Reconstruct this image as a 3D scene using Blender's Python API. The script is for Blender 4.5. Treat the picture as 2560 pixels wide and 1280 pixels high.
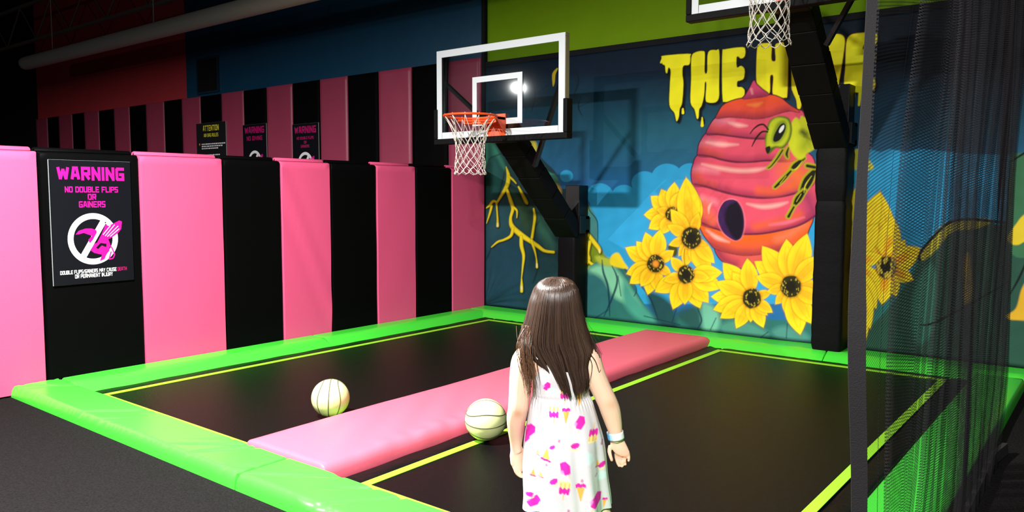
import bpy, bmesh, math, random
import numpy as np
from mathutils import Matrix, Vector

for o in list(bpy.data.objects):
    bpy.data.objects.remove(o)
SC = bpy.context.scene
COL = SC.collection
random.seed(7)
RNG = np.random.default_rng(11)

# ------------------------------------------------------------------ camera
# world: x runs along the mural wall, y into it (wall face at y = 0), z up, metres
FPX = 1953.6                                   # focal length in pixels of a 2560 wide frame
CAM = np.array([5.848, -6.922, 1.36])
CR = np.array([0.7855, 0.6188, 0.0020])        # right
CD = np.array([0.0505, -0.0609, -0.9969])      # down
CF = np.array([-0.6168, 0.7832, -0.0790])      # forward
cam_d = bpy.data.cameras.new('camera')
cam = bpy.data.objects.new('camera', cam_d)
COL.objects.link(cam)
cam.matrix_world = Matrix(((CR[0], -CD[0], -CF[0], CAM[0]), (CR[1], -CD[1], -CF[1], CAM[1]),
                           (CR[2], -CD[2], -CF[2], CAM[2]), (0, 0, 0, 1)))
cam_d.sensor_width = 36.0
cam_d.lens = 36.0 * FPX / 2560.0
cam_d.clip_start = 0.05
cam_d.clip_end = 100
SC.camera = cam

# ------------------------------------------------------------------ world, lights, exposure
w = bpy.data.worlds.new('world'); SC.world = w; w.use_nodes = True
w.node_tree.nodes['Background'].inputs[0].default_value = (0.75, 0.85, 1.0, 1)
w.node_tree.nodes['Background'].inputs[1].default_value = 0.018
def area(name, loc, size, power, col=(1, 1, 1), spread=180, target=None):
    d = bpy.data.lights.new(name, 'AREA'); d.shape = 'DISK'; d.size = size; d.energy = power; d.color = col
    d.spread = math.radians(spread)
    o = bpy.data.objects.new(name, d); COL.objects.link(o); o.location = loc
    if target is not None:
        o.rotation_euler = (Vector(target) - Vector(loc)).to_track_quat('-Z', 'Y').to_euler()
    return o
def point(name, loc, size, power, col=(1, 1, 1)):
    d = bpy.data.lights.new(name, 'POINT'); d.shadow_soft_size = size; d.energy = power; d.color = col
    o = bpy.data.objects.new(name, d); COL.objects.link(o); o.location = loc
    return o
def spot(name, loc, target, size, power, cone, col=(1, 1, 1)):
    d = bpy.data.lights.new(name, 'SPOT'); d.shadow_soft_size = size; d.energy = power; d.color = col
    d.spot_size = math.radians(cone); d.spot_blend = 1.0
    o = bpy.data.objects.new(name, d); COL.objects.link(o); o.location = loc
    o.rotation_euler = (Vector(target) - Vector(loc)).to_track_quat('-Z', 'Y').to_euler()
    return o
area('court_downlight', (2.4, -5.9, 3.74), 0.26, 860, (1.0, 0.965, 0.93))
spot('rear_fill_spot', (6.2, -11.5, 4.6), (3.6, -2.5, 0.9), 0.25, 700, 75, (1.0, 0.97, 0.94))  # added fill behind the camera, lifts the mural shadows and the girl's back
area('girl_fill_light', (6.4, -8.6, 3.74), 0.26, 720, (1.0, 0.965, 0.93))  # unseen extra light, added to brighten the girl from behind the camera
area('hall_downlight', (-4.4, -9.1, 3.60), 0.085, 1500, (1.0, 0.97, 0.95))
point('duct_fill_point', (-3.5, -12.5, 3.2), 0.12, 70, (1.0, 0.97, 0.95))  # added weak fill so the duct and ceiling stay visible
SC.view_settings.view_transform = 'Standard'
SC.view_settings.look = 'None'
SC.view_settings.exposure = 0.0
SC.view_settings.gamma = 1.0
SC.view_settings.use_curve_mapping = False

# ------------------------------------------------------------------ helpers
def lin(c):
    c = np.asarray(c, float) / 255.0
    return np.where(c <= 0.04045, c / 12.92, ((c + 0.055) / 1.055) ** 2.4)

class MB:
    """collects shapes into one mesh"""
    def __init__(s): s.v = []; s.f = []; s.m = []
    def add(s, vs, fs, mi=0):
        n = len(s.v); s.v += [tuple(map(float, p)) for p in vs]
        s.f += [tuple(i + n for i in f) for f in fs]; s.m += [mi] * len(fs); return s
    def box(s, a, b, mi=0):
        (x0, y0, z0), (x1, y1, z1) = a, b
        return s.add([(x0, y0, z0), (x1, y0, z0), (x1, y1, z0), (x0, y1, z0), (x0, y0, z1), (x1, y0, z1), (x1, y1, z1), (x0, y1, z1)],
                     [(0, 3, 2, 1), (4, 5, 6, 7), (0, 1, 5, 4), (1, 2, 6, 5), (2, 3, 7, 6), (3, 0, 4, 7)], mi)
    def obox(s, p, q, wx, wn, side=(1, 0, 0), mi=0):
        """box along p->q, width wx along side, wn along the normal"""
        p, q = np.array(p, float), np.array(q, float); d = (q - p) / np.linalg.norm(q - p)
        u = np.array(side, float); u -= d * (u @ d); u /= np.linalg.norm(u); n = np.cross(d, u)
        c = []
        for e in (p, q):
            for a, b in ((-1, -1), (1, -1), (1, 1), (-1, 1)): c.append(e + u * a * wx / 2 + n * b * wn / 2)
        return s.add(c, [(0, 3, 2, 1), (4, 5, 6, 7), (0, 1, 5, 4), (1, 2, 6, 5), (2, 3, 7, 6), (3, 0, 4, 7)], mi)
    def tube(s, pts, r, k=6, closed=False, cap=True, mi=0):
        P = np.array(pts, float); n = len(P); R = np.full(n, r) if np.isscalar(r) else np.array(r, float)
        T = np.zeros_like(P)
        if closed: T = np.roll(P, -1, 0) - np.roll(P, 1, 0)
        else: T[1:-1] = P[2:] - P[:-2]; T[0] = P[1] - P[0]; T[-1] = P[-1] - P[-2]
        T /= np.linalg.norm(T, axis=1)[:, None] + 1e-12
        u = np.cross(T[0], (0, 0, 1)); u = u if np.linalg.norm(u) > .1 else np.cross(T[0], (0, 1, 0))
        vs = []
        for i in range(n):
            u = u - T[i] * (u @ T[i]); u /= np.linalg.norm(u) + 1e-12; b = np.cross(T[i], u)
            for j in range(k):
                a = 2 * math.pi * j / k; vs.append(P[i] + R[i] * (math.cos(a) * u + math.sin(a) * b))
        fs = []
        for i in range(n if closed else n - 1):
            i2 = (i + 1) % n
            for j in range(k): fs.append((i * k + j, i * k + (j + 1) % k, i2 * k + (j + 1) % k, i2 * k + j))
        if cap and not closed: fs += [tuple(range(k))[::-1], tuple((n - 1) * k + j for j in range(k))]
        return s.add(vs, fs, mi)
    def loft(s, rings, cap0=True, cap1=True, mi=0):
        k = len(rings[0]); vs = [p for r in rings for p in r]; fs = []
        for i in range(len(rings) - 1):
            for j in range(k): fs.append((i * k + j, i * k + (j + 1) % k, (i + 1) * k + (j + 1) % k, (i + 1) * k + j))
        if cap0: fs.append(tuple(range(k))[::-1])
        if cap1: fs.append(tuple((len(rings) - 1) * k + j for j in range(k)))
        return s.add(vs, fs, mi)
    def ball(s, c, r, nu=24, nv=14, mi=0, rot=None):
        c = np.array(c, float); r = np.array([r] * 3 if np.isscalar(r) else r, float); rings = []
        for i in range(nv + 1):
            t = math.pi * i / nv; t = min(max(t, 1e-3), math.pi - 1e-3); ring = []
            for j in range(nu):
                a = 2 * math.pi * j / nu
                p = r * np.array([math.sin(t) * math.cos(a), math.sin(t) * math.sin(a), -math.cos(t)])
                ring.append(c + (rot @ p if rot is not None else p))
            rings.append(ring)
        return s.loft(rings, mi=mi)
    def obj(s, name, mat, parent=None, smooth=False, bevel=0, seg=2, auto=None):
        me = bpy.data.meshes.new(name); me.from_pydata(s.v, [], s.f)
        mats = mat if isinstance(mat, (list, tuple)) else [mat]
        for m in mats: me.materials.append(m)
        if len(mats) > 1: me.polygons.foreach_set('material_index', s.m)
        me.update()
        if smooth: me.polygons.foreach_set('use_smooth', [True] * len(me.polygons))
        o = bpy.data.objects.new(name, me); COL.objects.link(o)
        if parent is not None: o.parent = parent
        if bevel:
            b = o.modifiers.new('bevel', 'BEVEL'); b.width = bevel; b.segments = seg; b.limit_method = 'ANGLE'
        if auto is not None:
            me.polygons.foreach_set('use_smooth', [True] * len(me.polygons)); me.set_sharp_from_angle(angle=math.radians(auto))
        return o

def thing(name, label, cat, loc=(0, 0, 0), group=None):
    o = bpy.data.objects.new(name, None); COL.objects.link(o); o.location = loc; o.empty_display_size = .1
    return tag(o, label, cat, group)
def tag(o, label, cat, group=None, kind=None):
    o['label'] = label; o['category'] = cat
    if group: o['group'] = group
    if kind: o['kind'] = kind
    return o
def struct(o, label=None):
    o['kind'] = 'structure'
    if label: o['label'] = label
    return o
def adopt(child, parent):
    """parent a mesh built in world coordinates under an empty without moving it"""
    child.parent = parent; child.location = -Vector(parent.location); return child

# ------------------------------------------------------------------ materials
def mat(name, col, rough=.5, spec=.5, metal=0.0, bump=0.0, bscale=60.0, noise=0.0, nscale=8.0, coat=0.0, emit=0.0):
    m = bpy.data.materials.new(name); m.use_nodes = True; nt = m.node_tree; b = nt.nodes['Principled BSDF']
    b.inputs['Base Color'].default_value = (*col, 1); b.inputs['Roughness'].default_value = rough
    b.inputs['Specular IOR Level'].default_value = spec; b.inputs['Metallic'].default_value = metal
    b.inputs['Coat Weight'].default_value = coat
    tc = nt.nodes.new('ShaderNodeTexCoord')
    if noise:
        n = nt.nodes.new('ShaderNodeTexNoise'); n.inputs['Scale'].default_value = nscale; n.inputs['Detail'].default_value = 5
        nt.links.new(tc.outputs['Object'], n.inputs['Vector'])
        mx = nt.nodes.new('ShaderNodeMix'); mx.data_type = 'RGBA'
        mx.inputs[6].default_value = (*[c * (1 - noise) for c in col], 1); mx.inputs[7].default_value = (*[min(1, c * (1 + noise)) for c in col], 1)
        nt.links.new(n.outputs['Fac'], mx.inputs[0]); nt.links.new(mx.outputs[2], b.inputs['Base Color'])
    if bump:
        n = nt.nodes.new('ShaderNodeTexNoise'); n.inputs['Scale'].default_value = bscale; n.inputs['Detail'].default_value = 3
        nt.links.new(tc.outputs['Object'], n.inputs['Vector'])
        bp = nt.nodes.new('ShaderNodeBump'); bp.inputs['Strength'].default_value = bump; bp.inputs['Distance'].default_value = .01
        nt.links.new(n.outputs['Fac'], bp.inputs['Height']); nt.links.new(bp.outputs['Normal'], b.inputs['Normal'])
    return m
def set_ior(m, ior):
    m.node_tree.nodes['Principled BSDF'].inputs['IOR'].default_value = ior
def attr_mat(name, rough=.5, spec=.5, bump=0, bscale=100, sss=0):
    m = mat(name, (1, 1, 1), rough, spec, bump=bump, bscale=bscale); nt = m.node_tree
    a = nt.nodes.new('ShaderNodeAttribute'); a.attribute_name = 'paint'
    nt.links.new(a.outputs['Color'], nt.nodes['Principled BSDF'].inputs['Base Color']); return m
def set_paint(o, cols):
    me = o.data; a = me.color_attributes.new('paint', 'FLOAT_COLOR', 'POINT')
    c = np.ones((len(me.vertices), 4), np.float32); c[:, :3] = cols; a.data.foreach_set('color', c.ravel())

M = {}
M['carpet'] = mat('charcoal_carpet', (.0108, .0100, .0104), .95, .12, bump=.8, bscale=90, noise=.7, nscale=110)
M['mat'] = mat('black_trampoline_weave', (.0045, .0040, .0040), .34, .5, bump=.25, bscale=260, noise=.3, nscale=40)
M['cover'] = mat('black_spring_cover', (.004, .004, .004), .4, .2, bump=.3, bscale=25)
M['stripe'] = mat('lime_webbing', (.30, .72, .03), .6, .3, bump=.2, bscale=400)
M['green'] = mat('green_vinyl', (.056, .66, .043), .33, .5, bump=.06, bscale=30)
M['pinkfloor'] = mat('pink_floor_vinyl', (.70, .118, .180), .48, .25, bump=.06, bscale=30)
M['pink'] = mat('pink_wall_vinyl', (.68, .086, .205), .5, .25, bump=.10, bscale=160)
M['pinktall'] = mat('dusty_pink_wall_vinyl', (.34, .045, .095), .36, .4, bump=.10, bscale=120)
M['black'] = mat('black_wall_vinyl', (.002, .002, .0022), .5, .10, bump=.10, bscale=120)
M['blackpad'] = mat('black_post_vinyl', (.0045, .0045, .005), .55, .15, bump=.15, bscale=40)
M['steel'] = mat('black_painted_steel', (.004, .004, .005), .4, .3)
M['wall_black'] = mat('black_wall_paint', (.006, .006, .008), .8, .2, noise=.3, nscale=3)
M['blue'] = mat('navy_wall_paint', (.007, .055, .115), .33, .5, bump=.15, bscale=9, noise=.12, nscale=2)
M['red'] = mat('dark_red_wall_paint', (.45, .04, .05), .7, .1, noise=.1, nscale=2)
M['lime'] = mat('lime_wall_paint', (.16, .30, .004), .7, .1, bump=.05, bscale=20, noise=.08, nscale=3)
M['ceil'] = mat('black_ceiling_paint', (.06, .06, .055), .85, .2, noise=.4, nscale=1.2)
M['duct'] = mat('grey_painted_duct', (.60, .58, .52), .6, .3)
M['joist'] = mat('dark_joist_steel', (.16, .15, .13), .6, .3)
M['white'] = mat('white_frame_paint', (.56, .61, .65), .4, .5)
M['alu'] = mat('dull_frame_metal', (.36, .33, .25), .45, .5, metal=.3)
M['orange'] = mat('orange_rim_paint', (.80, .075, .008), .4, .5)
M['net'] = mat('white_nylon_cord', (.62, .58, .52), .8, .2)
M['ball'] = mat('pale_yellow_rubber', (.68, .72, .34), .55, .4, bump=.12, bscale=350)
M['seam'] = mat('dark_ball_seam', (.09, .09, .04), .7, .2)
for k_, i_ in (('mat', 1.14), ('black', 1.2), ('cover', 1.25), ('blackpad', 1.3), ('pink', 1.3), ('carpet', 1.2)): set_ior(M[k_], i_)
M['vent'] = mat('dark_blue_grille', (.004, .022, .045), .5, .4)
# ------------------------------------------------------------------ padded surfaces
def ticks(a, b, r0, r1, step):
    L = b - a; e = [0, .12, .3, .6, 1.0]
    lo = [a + r0 * t for t in e] if r0 > 0 else [a]
    hi = [b - r1 * t for t in e][::-1] if r1 > 0 else [b]
    n = max(1, int((hi[0] - lo[-1]) / step)); mid = list(np.linspace(lo[-1], hi[0], n + 1))[1:-1]
    return np.array(lo + mid + hi)
def cushion(name, mapf, U, V, h, r=(.02,) * 4, lin_=(0, 0, 0, 0), wr=None, step=.06, material=None, parent=None, lo=0.0):
    """padded slab: height field over (u, v), edges rounded (or a straight slope where lin_ is set), closed skirt and back"""
    u = ticks(U[0], U[1], r[0], r[1], step); v = ticks(V[0], V[1], r[2], r[3], step)
    uu, vv = np.meshgrid(u, v)
    H = np.ones_like(uu)
    for d, rr, ln in ((uu - U[0], r[0], lin_[0]), (U[1] - uu, r[1], lin_[1]), (vv - V[0], r[2], lin_[2]), (V[1] - vv, r[3], lin_[3])):
        if rr <= 0: continue
        t = np.clip(d / rr, 0, 1)
        H = np.minimum(H, t if ln else np.sqrt(1 - (1 - t) ** 2))
    W = lo + (h - lo) * H
    if wr is not None: W = W + wr(uu, vv) * H
    nu, nv = len(u), len(v); mb = MB()
    vs = [mapf(uu[j, i], vv[j, i], W[j, i]) for j in range(nv) for i in range(nu)]
    fs = [(j * nu + i, j * nu + i + 1, (j + 1) * nu + i + 1, (j + 1) * nu + i) for j in range(nv - 1) for i in range(nu - 1)]
    per = [i for i in range(nu)] + [j * nu + nu - 1 for j in range(1, nv)] + [(nv - 1) * nu + i for i in range(nu - 2, -1, -1)] + [j * nu for j in range(nv - 2, 0, -1)]
    base = len(vs); q = [(u[i % nu], v[i // nu]) for i in per]
    vs += [mapf(a, b, 0.0) for a, b in q]; k = len(per)
    fs += [(per[(i + 1) % k], per[i], base + i, base + (i + 1) % k) for i in range(k)]
    fs.append(tuple(base + i for i in range(k))[::-1])
    mb.add(vs, fs)
    o = mb.obj(name, material, parent)
    bm = bmesh.new(); bm.from_mesh(o.data); bmesh.ops.recalc_face_normals(bm, faces=bm.faces); bm.to_mesh(o.data); bm.free()
    o.data.polygons.foreach_set('use_smooth', [True] * len(o.data.polygons)); o.data.set_sharp_from_angle(angle=math.radians(50))
    return o
def wrinkle(seed, amp, fu, fv, slant=0.6):
    g = np.random.default_rng(seed); ph = g.uniform(0, 6.3, 6); k = g.uniform(.7, 1.5, 6)
    def f(u, v):
        a = np.sin(fu * k[0] * u + fv * slant * v + ph[0]) + .6 * np.sin(fu * k[1] * 1.7 * u - fv * k[2] * v + ph[1])
        b = np.sin(fv * k[3] * v + ph[2]) * np.sin(fu * .3 * u + ph[3])
        return amp * (a * b)
    return f
XY = lambda u, v, w: (u, v, w)
FLOOR = -.012

# ------------------------------------------------------------------ room shell
struct(MB().box((-18, -16, -.15), (11, .25, FLOOR)).obj('floor', M['carpet']))
struct(MB().box((-18.2, -16, 5.4), (11, .4, 5.6)).obj('ceiling', M['ceil']))
struct(MB().box((-18.2, -16, -.15), (-18, .25, 5.4)).obj('wall_left', M['wall_black']))
struct(MB().box((8.5, -16, -.15), (8.7, .25, 5.4)).obj('wall_right', M['wall_black']))
mb = MB()
mb.box((-18, .05, FLOOR), (-12.5, .25, 5.4), 3)
mb.box((-12.5, .05, FLOOR), (-6.507, .25, 5.4), 0)
mb.box((-6.507, .05, FLOOR), (-.045, .25, 5.4), 1)
mb.box((-.045, .05, FLOOR), (6.0, .25, 5.4), 2)
mb.box((6.0, .05, 2.80), (8.5, .25, 5.4), 2)
mb.box((6.0, .05, FLOOR), (8.5, .25, 2.80), 3)
struct(mb.obj('wall_back', [M['red'], M['blue'], M['lime'], M['wall_black']]), 'painted back wall in dark red, navy blue and lime green')
struct(MB().box((-.052, -.004, .02), (-.004, .05, 5.4)).obj('trim_1', M['wall_black']), 'black vertical strip between the navy and lime walls')
struct(MB().box((0.0, .006, 2.805), (8.4, .05, 2.86)).obj('trim_2', M['wall_black']), 'black strip along the top of the mural')

# louvred vent high on the navy wall
v = thing('air_vent', 'dark louvred air vent on the navy wall above the striped pads', 'vent', (-5.84, .05, 2.96))
f = MB()
for a, b in (((-6.15, .02, 2.96), (-6.12, .05, 3.53)), ((-5.55, .02, 2.96), (-5.52, .05, 3.53)), ((-6.12, .02, 2.96), (-5.55, .05, 2.99)), ((-6.12, .02, 3.5), (-5.55, .05, 3.53))): f.box(a, b)
adopt(f.obj('frame', M['vent']), v)
sl = MB()
for i in range(18): sl.box((-6.105 + i * .031, .028, 2.99), (-6.085 + i * .031, .046, 3.5))
adopt(sl.obj('grille', M['wall_black']), v)

# ceiling duct and a steel joist
d = thing('air_duct', 'long round grey duct hanging under the dark ceiling', 'duct', (-10.2, -1.0, 3.6))
adopt(MB().tube([(-10.24, -1, 3.73), (-10.21, -1, 3.73), (-10.1, -1, 3.73), (6.5, -1, 3.73)], [.07, .112, .118, .118], 24).obj('pipe', M['duct'], smooth=True), d)
for x in (-9.0, -5.5, -2.0, 1.5, 5.0): adopt(MB().tube([(x, -1, 3.84), (x, -1, 5.4)], .008, 6).obj('hanger', M['duct']), d)
for yy, zz, lab in ((-.75, 4.22, 'thin steel roof joist above the grey duct, close to the back wall'),):
    j = thing('roof_joist', lab, 'joist', (-6, yy, zz))
    adopt(MB().box((-18, yy - .03, zz - .03), (8.5, yy + .03, zz + .02)).obj('lower_chord', M['joist']), j)
    adopt(MB().box((-18, yy - .03, zz + .65), (8.5, yy + .03, zz + .70)).obj('upper_chord', M['joist']), j)
    wb = MB()
    for i in range(38): wb.tube([(-18 + i * .7, yy, zz if i % 2 else zz + .66), (-17.3 + i * .7, yy, zz + .66 if i % 2 else zz)], .016, 5)
    adopt(wb.obj('web', M['joist']), j)

# ------------------------------------------------------------------ tall striped pads left of the mural
words = ['first', 'second', 'third', 'fourth', 'fifth', 'sixth', 'seventh', 'eighth', 'ninth', 'tenth', 'eleventh']
xe = [-.055, -.578, -1.185, -1.789, -2.385, -2.972, -3.583, -4.209, -4.793, -5.404, -6.007, -6.584, -7.154, -7.783, -8.376, -8.97, -9.578, -10.202, -10.731, -11.359, -11.901, -12.48]
for i in range(21):
    a, b = xe[i + 1], xe[i]; pk = i % 2 == 0; n = words[i // 2]
    top = 2.925 + (0 if pk else RNG.uniform(-.006, .004))
    sd = 100 + i
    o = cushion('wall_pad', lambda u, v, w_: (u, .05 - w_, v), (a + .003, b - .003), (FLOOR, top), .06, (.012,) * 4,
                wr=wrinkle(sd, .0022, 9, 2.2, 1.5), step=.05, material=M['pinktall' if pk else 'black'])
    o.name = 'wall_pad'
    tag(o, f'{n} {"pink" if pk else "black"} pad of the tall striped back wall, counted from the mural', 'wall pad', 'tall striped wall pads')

# ------------------------------------------------------------------ low divider wall with pads
struct(MB().box((-.22, -8.2, FLOOR), (-.15, -.06, 1.60)).obj('wall_divider', M['wall_black']), 'low divider wall core behind the pink and black pads')
ye = [-.004, -.568, -1.116, -1.663, -2.224, -2.772, -3.327, -4.02, -4.711, -5.40, -6.09]
dl = ['narrow pink pad of the low divider in the corner beside the mural', 'black pad of the low divider next to the corner pink pad',
      'deep pink pad of the low divider right behind the hoop net', 'black pad of the low divider between two narrow pink pads, third from the sign',
      'creased pink pad in the middle of the low divider', 'black pad of the low divider, right of the wide pale pink pad',
      'wide pale pink pad of the low divider just right of the warning sign', 'black pad of the low divider carrying the large warning sign',
      'pale pink pad of the low divider at the left edge, left of the warning sign', 'black pad of the low divider nearest the camera, outside the left edge']
for i in range(9):
    a, b = ye[i + 1], ye[i]; pk = i % 2 == 0
    P = thing('wall_pad', dl[i], 'wall pad', (-.075, (a + b) / 2, FLOOR), 'low divider pads')
    wr = wrinkle(200 + i, .0022, 6, 2.5, 2.0)
    if i == 4:   # diagonal creases across this one
        def wr(u, v): return .006 * np.sin((u * 1.0 + v * .42) * 26) * np.exp(-((u + 2.45 + (v - .75) * .42) / .16) ** 2) + .0015 * np.sin(9 * u + 3 * v)
    m_ = M['pink' if pk else 'black']
    adopt(cushion('front_panel', lambda u, v, w_: (w_ - .09, u, v), (a + .002, b - .002), (FLOOR, 1.648), .09, (.012, .012, .012, .02), wr=wr, step=.05, material=m_), P)
    # flap folded back over the top
    pr = []
    for k in range(9):
        t = math.pi * k / 8
        pr.append((-.118 - .03 * math.cos(math.pi - t), 1.652 + .026 * math.sin(t)))
    rings = []
    for yy in (a + .012, a + .02, b - .02, b - .012):
        s_ = 1.0 if yy in (a + .02, b - .02) else .8
        rings.append([(-.118 + (x + .118) * s_, yy, 1.60)if k in(-1,) else (-.118 + (x + .118) * s_, yy, 1.652 + (z - 1.652) * s_) for k, (x, z) in enumerate(pr)] + [(-.088, yy, 1.60), (-.148, yy, 1.60)][::1])
    adopt(MB().loft(rings).obj('top_flap', m_, smooth=False, auto=40), P)

# ------------------------------------------------------------------ floor pads
def floor_pad(label, U, V, h, r, ln, wr, material='green', step=.05):
    o = cushion('floor_pad', lambda u, v, w_: (u, v, FLOOR + w_), U, V, h - FLOOR, r, ln, wr=wr, step=step, material=M[material])
    return tag(o, label, 'floor pad', 'green floor pads' if material == 'green' else None)
def creases(seed):
    g = np.random.default_rng(seed); N = 34
    cu, k, sg, am, sl = g.uniform(-.1, 5.4, N), g.uniform(.5, 1.0, N), g.uniform(.010, .022, N), g.uniform(.005, .013, N), g.uniform(.5, 1.6, N)
    def f(u, v):
        t = v + 4.945; out = .0012 * np.sin(u * 9 + v * 4)
        for i in range(N): out = out - am[i] * np.exp(-((u - cu[i] - sl[i] * (t - .15)) / sg[i]) ** 2) * np.clip(.4 + np.sin(t * 10 * k[i] + i), 0, 1)
        return out + .0035 * np.sin(u * 95 + 4 * np.sin(u * 13)) * np.exp(-(t / .03) ** 2)
    return f
# along the divider: flat top, sloping inner edge
floor_pad('near green edge pad along the foot of the low divider wall', (.003, .285), (-4.635, -2.475), .062, (.004, .085, .02, .012), (0, 1, 0, 0), wrinkle(1, .0025, 6, 3))
floor_pad('far green edge pad along the divider, running into the corner', (.003, .285), (-2.47, -.30), .062, (.004, .085, .012, .003), (0, 1, 0, 0), wrinkle(2, .002, 6, 3))
# along the mural
floor_pad('green edge pad under the mural from the corner to the right hoop post', (.003, 3.93), (-.385, -.003), .062, (.004, .006, .125, .004), (0, 0, 1, 0), wrinkle(3, .0015, 4, 6))
floor_pad('green edge pad under the mural right of the right hoop post', (3.936, 5.33), (-.385, -.003), .062, (.006, .01, .125, .004), (0, 0, 1, 0), wrinkle(4, .0015, 4, 6))
# front row
floor_pad('wrinkled green front pad at the left, ending at the divider wall', (-.012, 2.655), (-4.945, -4.645), .066, (.03, .014, .035, .012), (0, 0, 0, 0), creases(5), step=.012)
floor_pad('smooth green front pad in the middle, below the girl', (2.66, 5.33), (-4.945, -4.645), .066, (.014, .03, .035, .012), (0, 0, 0, 0), creases(6), step=.012)
# right side, under the net curtain
floor_pad('long green edge pad on the right, seen through the net curtain', (4.985, 5.335), (-4.64, -.39), .062, (.05, .02, .01, .01), (1, 0, 0, 0), wrinkle(7, .002, 8, 3))
# pink divider between the two trampolines
def pinkwr(u, v):
    return .0060 * np.clip((u - 2.272) / .18, 0, 1) * np.sin((v * 1.0 + u * 1.5) * 17) * np.exp(-((v + 3.7) / .7) ** 2) + .004 * np.sin(v * 46 + u * 9) * np.exp(-((u - 2.87) / .06) ** 2) * np.exp(-((v + 3.75) / .6) ** 2) + .002 * np.sin(4 * v + 2 * u)
floor_pad('long pink pad lying between the two trampolines', (2.272, 2.935), (-4.64, -.30), .074, (.015, .06, .02, .02), (0, 0, 0, 0), pinkwr, 'pinkfloor', step=.03)

# ------------------------------------------------------------------ trampolines
def trampoline(label, x0, x1, y0, y1, ox0, ox1):
    t = thing('trampoline', label, 'trampoline', ((x0 + x1) / 2, (y0 + y1) / 2, FLOOR), 'trampolines')
    adopt(MB().box((x0, y0, FLOOR), (x1, y1, 0.0)).obj('jump_mat', M['mat']), t)
    s_ = .052; c = MB()
    for a, b in (((x0, y0), (x1, y0 + s_)), ((x0, y1 - s_), (x1, y1)), ((x0, y0 + s_), (x0 + s_, y1 - s_)), ((x1 - s_, y0 + s_), (x1, y1 - s_))):
        c.box((a[0], a[1], .0005), (b[0], b[1], .003))
    adopt(c.obj('border_webbing', M['stripe']), t)
    k = 0
    for U, V in (((ox0, x0 - .004), (-4.62, -.32)), ((x1 + .004, ox1), (-4.62, -.32)), ((x0, x1), (y1 + .004, -.32))):
        k += 1
        adopt(cushion('spring_cover', lambda u, v, w_: (u, v, FLOOR + w_), U, V, .010, (.02,) * 4, wr=wrinkle(30 + k, .004, 30, 7, 1.0), step=.035, material=M['cover']), t)
    return t
trampoline('left trampoline with lime border, between the divider and the pink pad', .448, 2.235, -4.585, -.47, .29, 2.27)
trampoline('right trampoline with lime border, in front of the girl', 3.075, 4.862, -4.585, -.475, 2.938, 4.98)

# ------------------------------------------------------------------ stroke lettering
GL = {'A': [[(0, 0), (1.1, 6), (2.9, 6), (4, 0)], [(.6, 2), (3.4, 2)]], 'B': [[(0, 0), (0, 6), (3.4, 6), (4, 5.2), (4, 3.8), (3.4, 3.1), (0, 3.1)], [(3.4, 3.1), (4, 2.4), (4, .8), (3.4, 0), (0, 0)]],
      'C': [[(4, 6), (.6, 6), (0, 5.4), (0, .6), (.6, 0), (4, 0)]], 'D': [[(0, 0), (0, 6), (3.2, 6), (4, 5.2), (4, .8), (3.2, 0), (0, 0)]],
      'E': [[(4, 6), (0, 6), (0, 0), (4, 0)], [(0, 3), (3.4, 3)]], 'F': [[(4, 6), (0, 6), (0, 0)], [(0, 3), (3.4, 3)]],
      'G': [[(4, 6), (.6, 6), (0, 5.4), (0, .6), (.6, 0), (4, 0), (4, 2.8), (2.4, 2.8)]], 'H': [[(0, 0), (0, 6)], [(4, 0), (4, 6)], [(0, 3), (4, 3)]],
      'I': [[(0, 0), (0, 6)]], 'J': [[(0, 0), (4, 0), (4, 6)]], 'L': [[(0, 6), (0, 0), (3.6, 0)]], 'M': [[(0, 0), (0, 6), (2.4, 2.6), (4.8, 6), (4.8, 0)]],
      'N': [[(0, 0), (0, 6), (4, 0), (4, 6)]], 'O': [[(.5, 0), (0, .5), (0, 5.5), (.5, 6), (3.5, 6), (4, 5.5), (4, .5), (3.5, 0), (.5, 0)]],
      'P': [[(0, 0), (0, 6), (4, 6), (4, 2.6), (0, 2.6)]], 'R': [[(0, 0), (0, 6), (4, 6), (4, 2.9), (0, 2.9)], [(1.8, 2.9), (4, 0)]],
      'S': [[(4, 6), (.4, 6), (0, 5.6), (0, 3.2), (4, 2.8), (4, .4), (3.6, 0), (0, 0)]], 'T': [[(0, 6), (4.4, 6)], [(2.2, 6), (2.2, 0)]],
      'U': [[(0, 6), (0, .5), (.5, 0), (3.5, 0), (4, .5), (4, 6)]], 'V': [[(0, 6), (2, 0), (4, 6)]], 'W': [[(0, 6), (1.2, 0), (2.9, 5), (4.6, 0), (5.8, 6)]], 'X': [[(0, 0), (4, 6)], [(0, 6), (4, 0)]],
      'Y': [[(0, 6), (2, 3), (4, 6)], [(2, 3), (2, 0)]], '/': [[(0, 0), (2.4, 6)]], '.': [[(0, 0), (0, .2)]], ':': [[(0, 1), (0, 1.3)], [(0, 4), (0, 4.3)]]}
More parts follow.
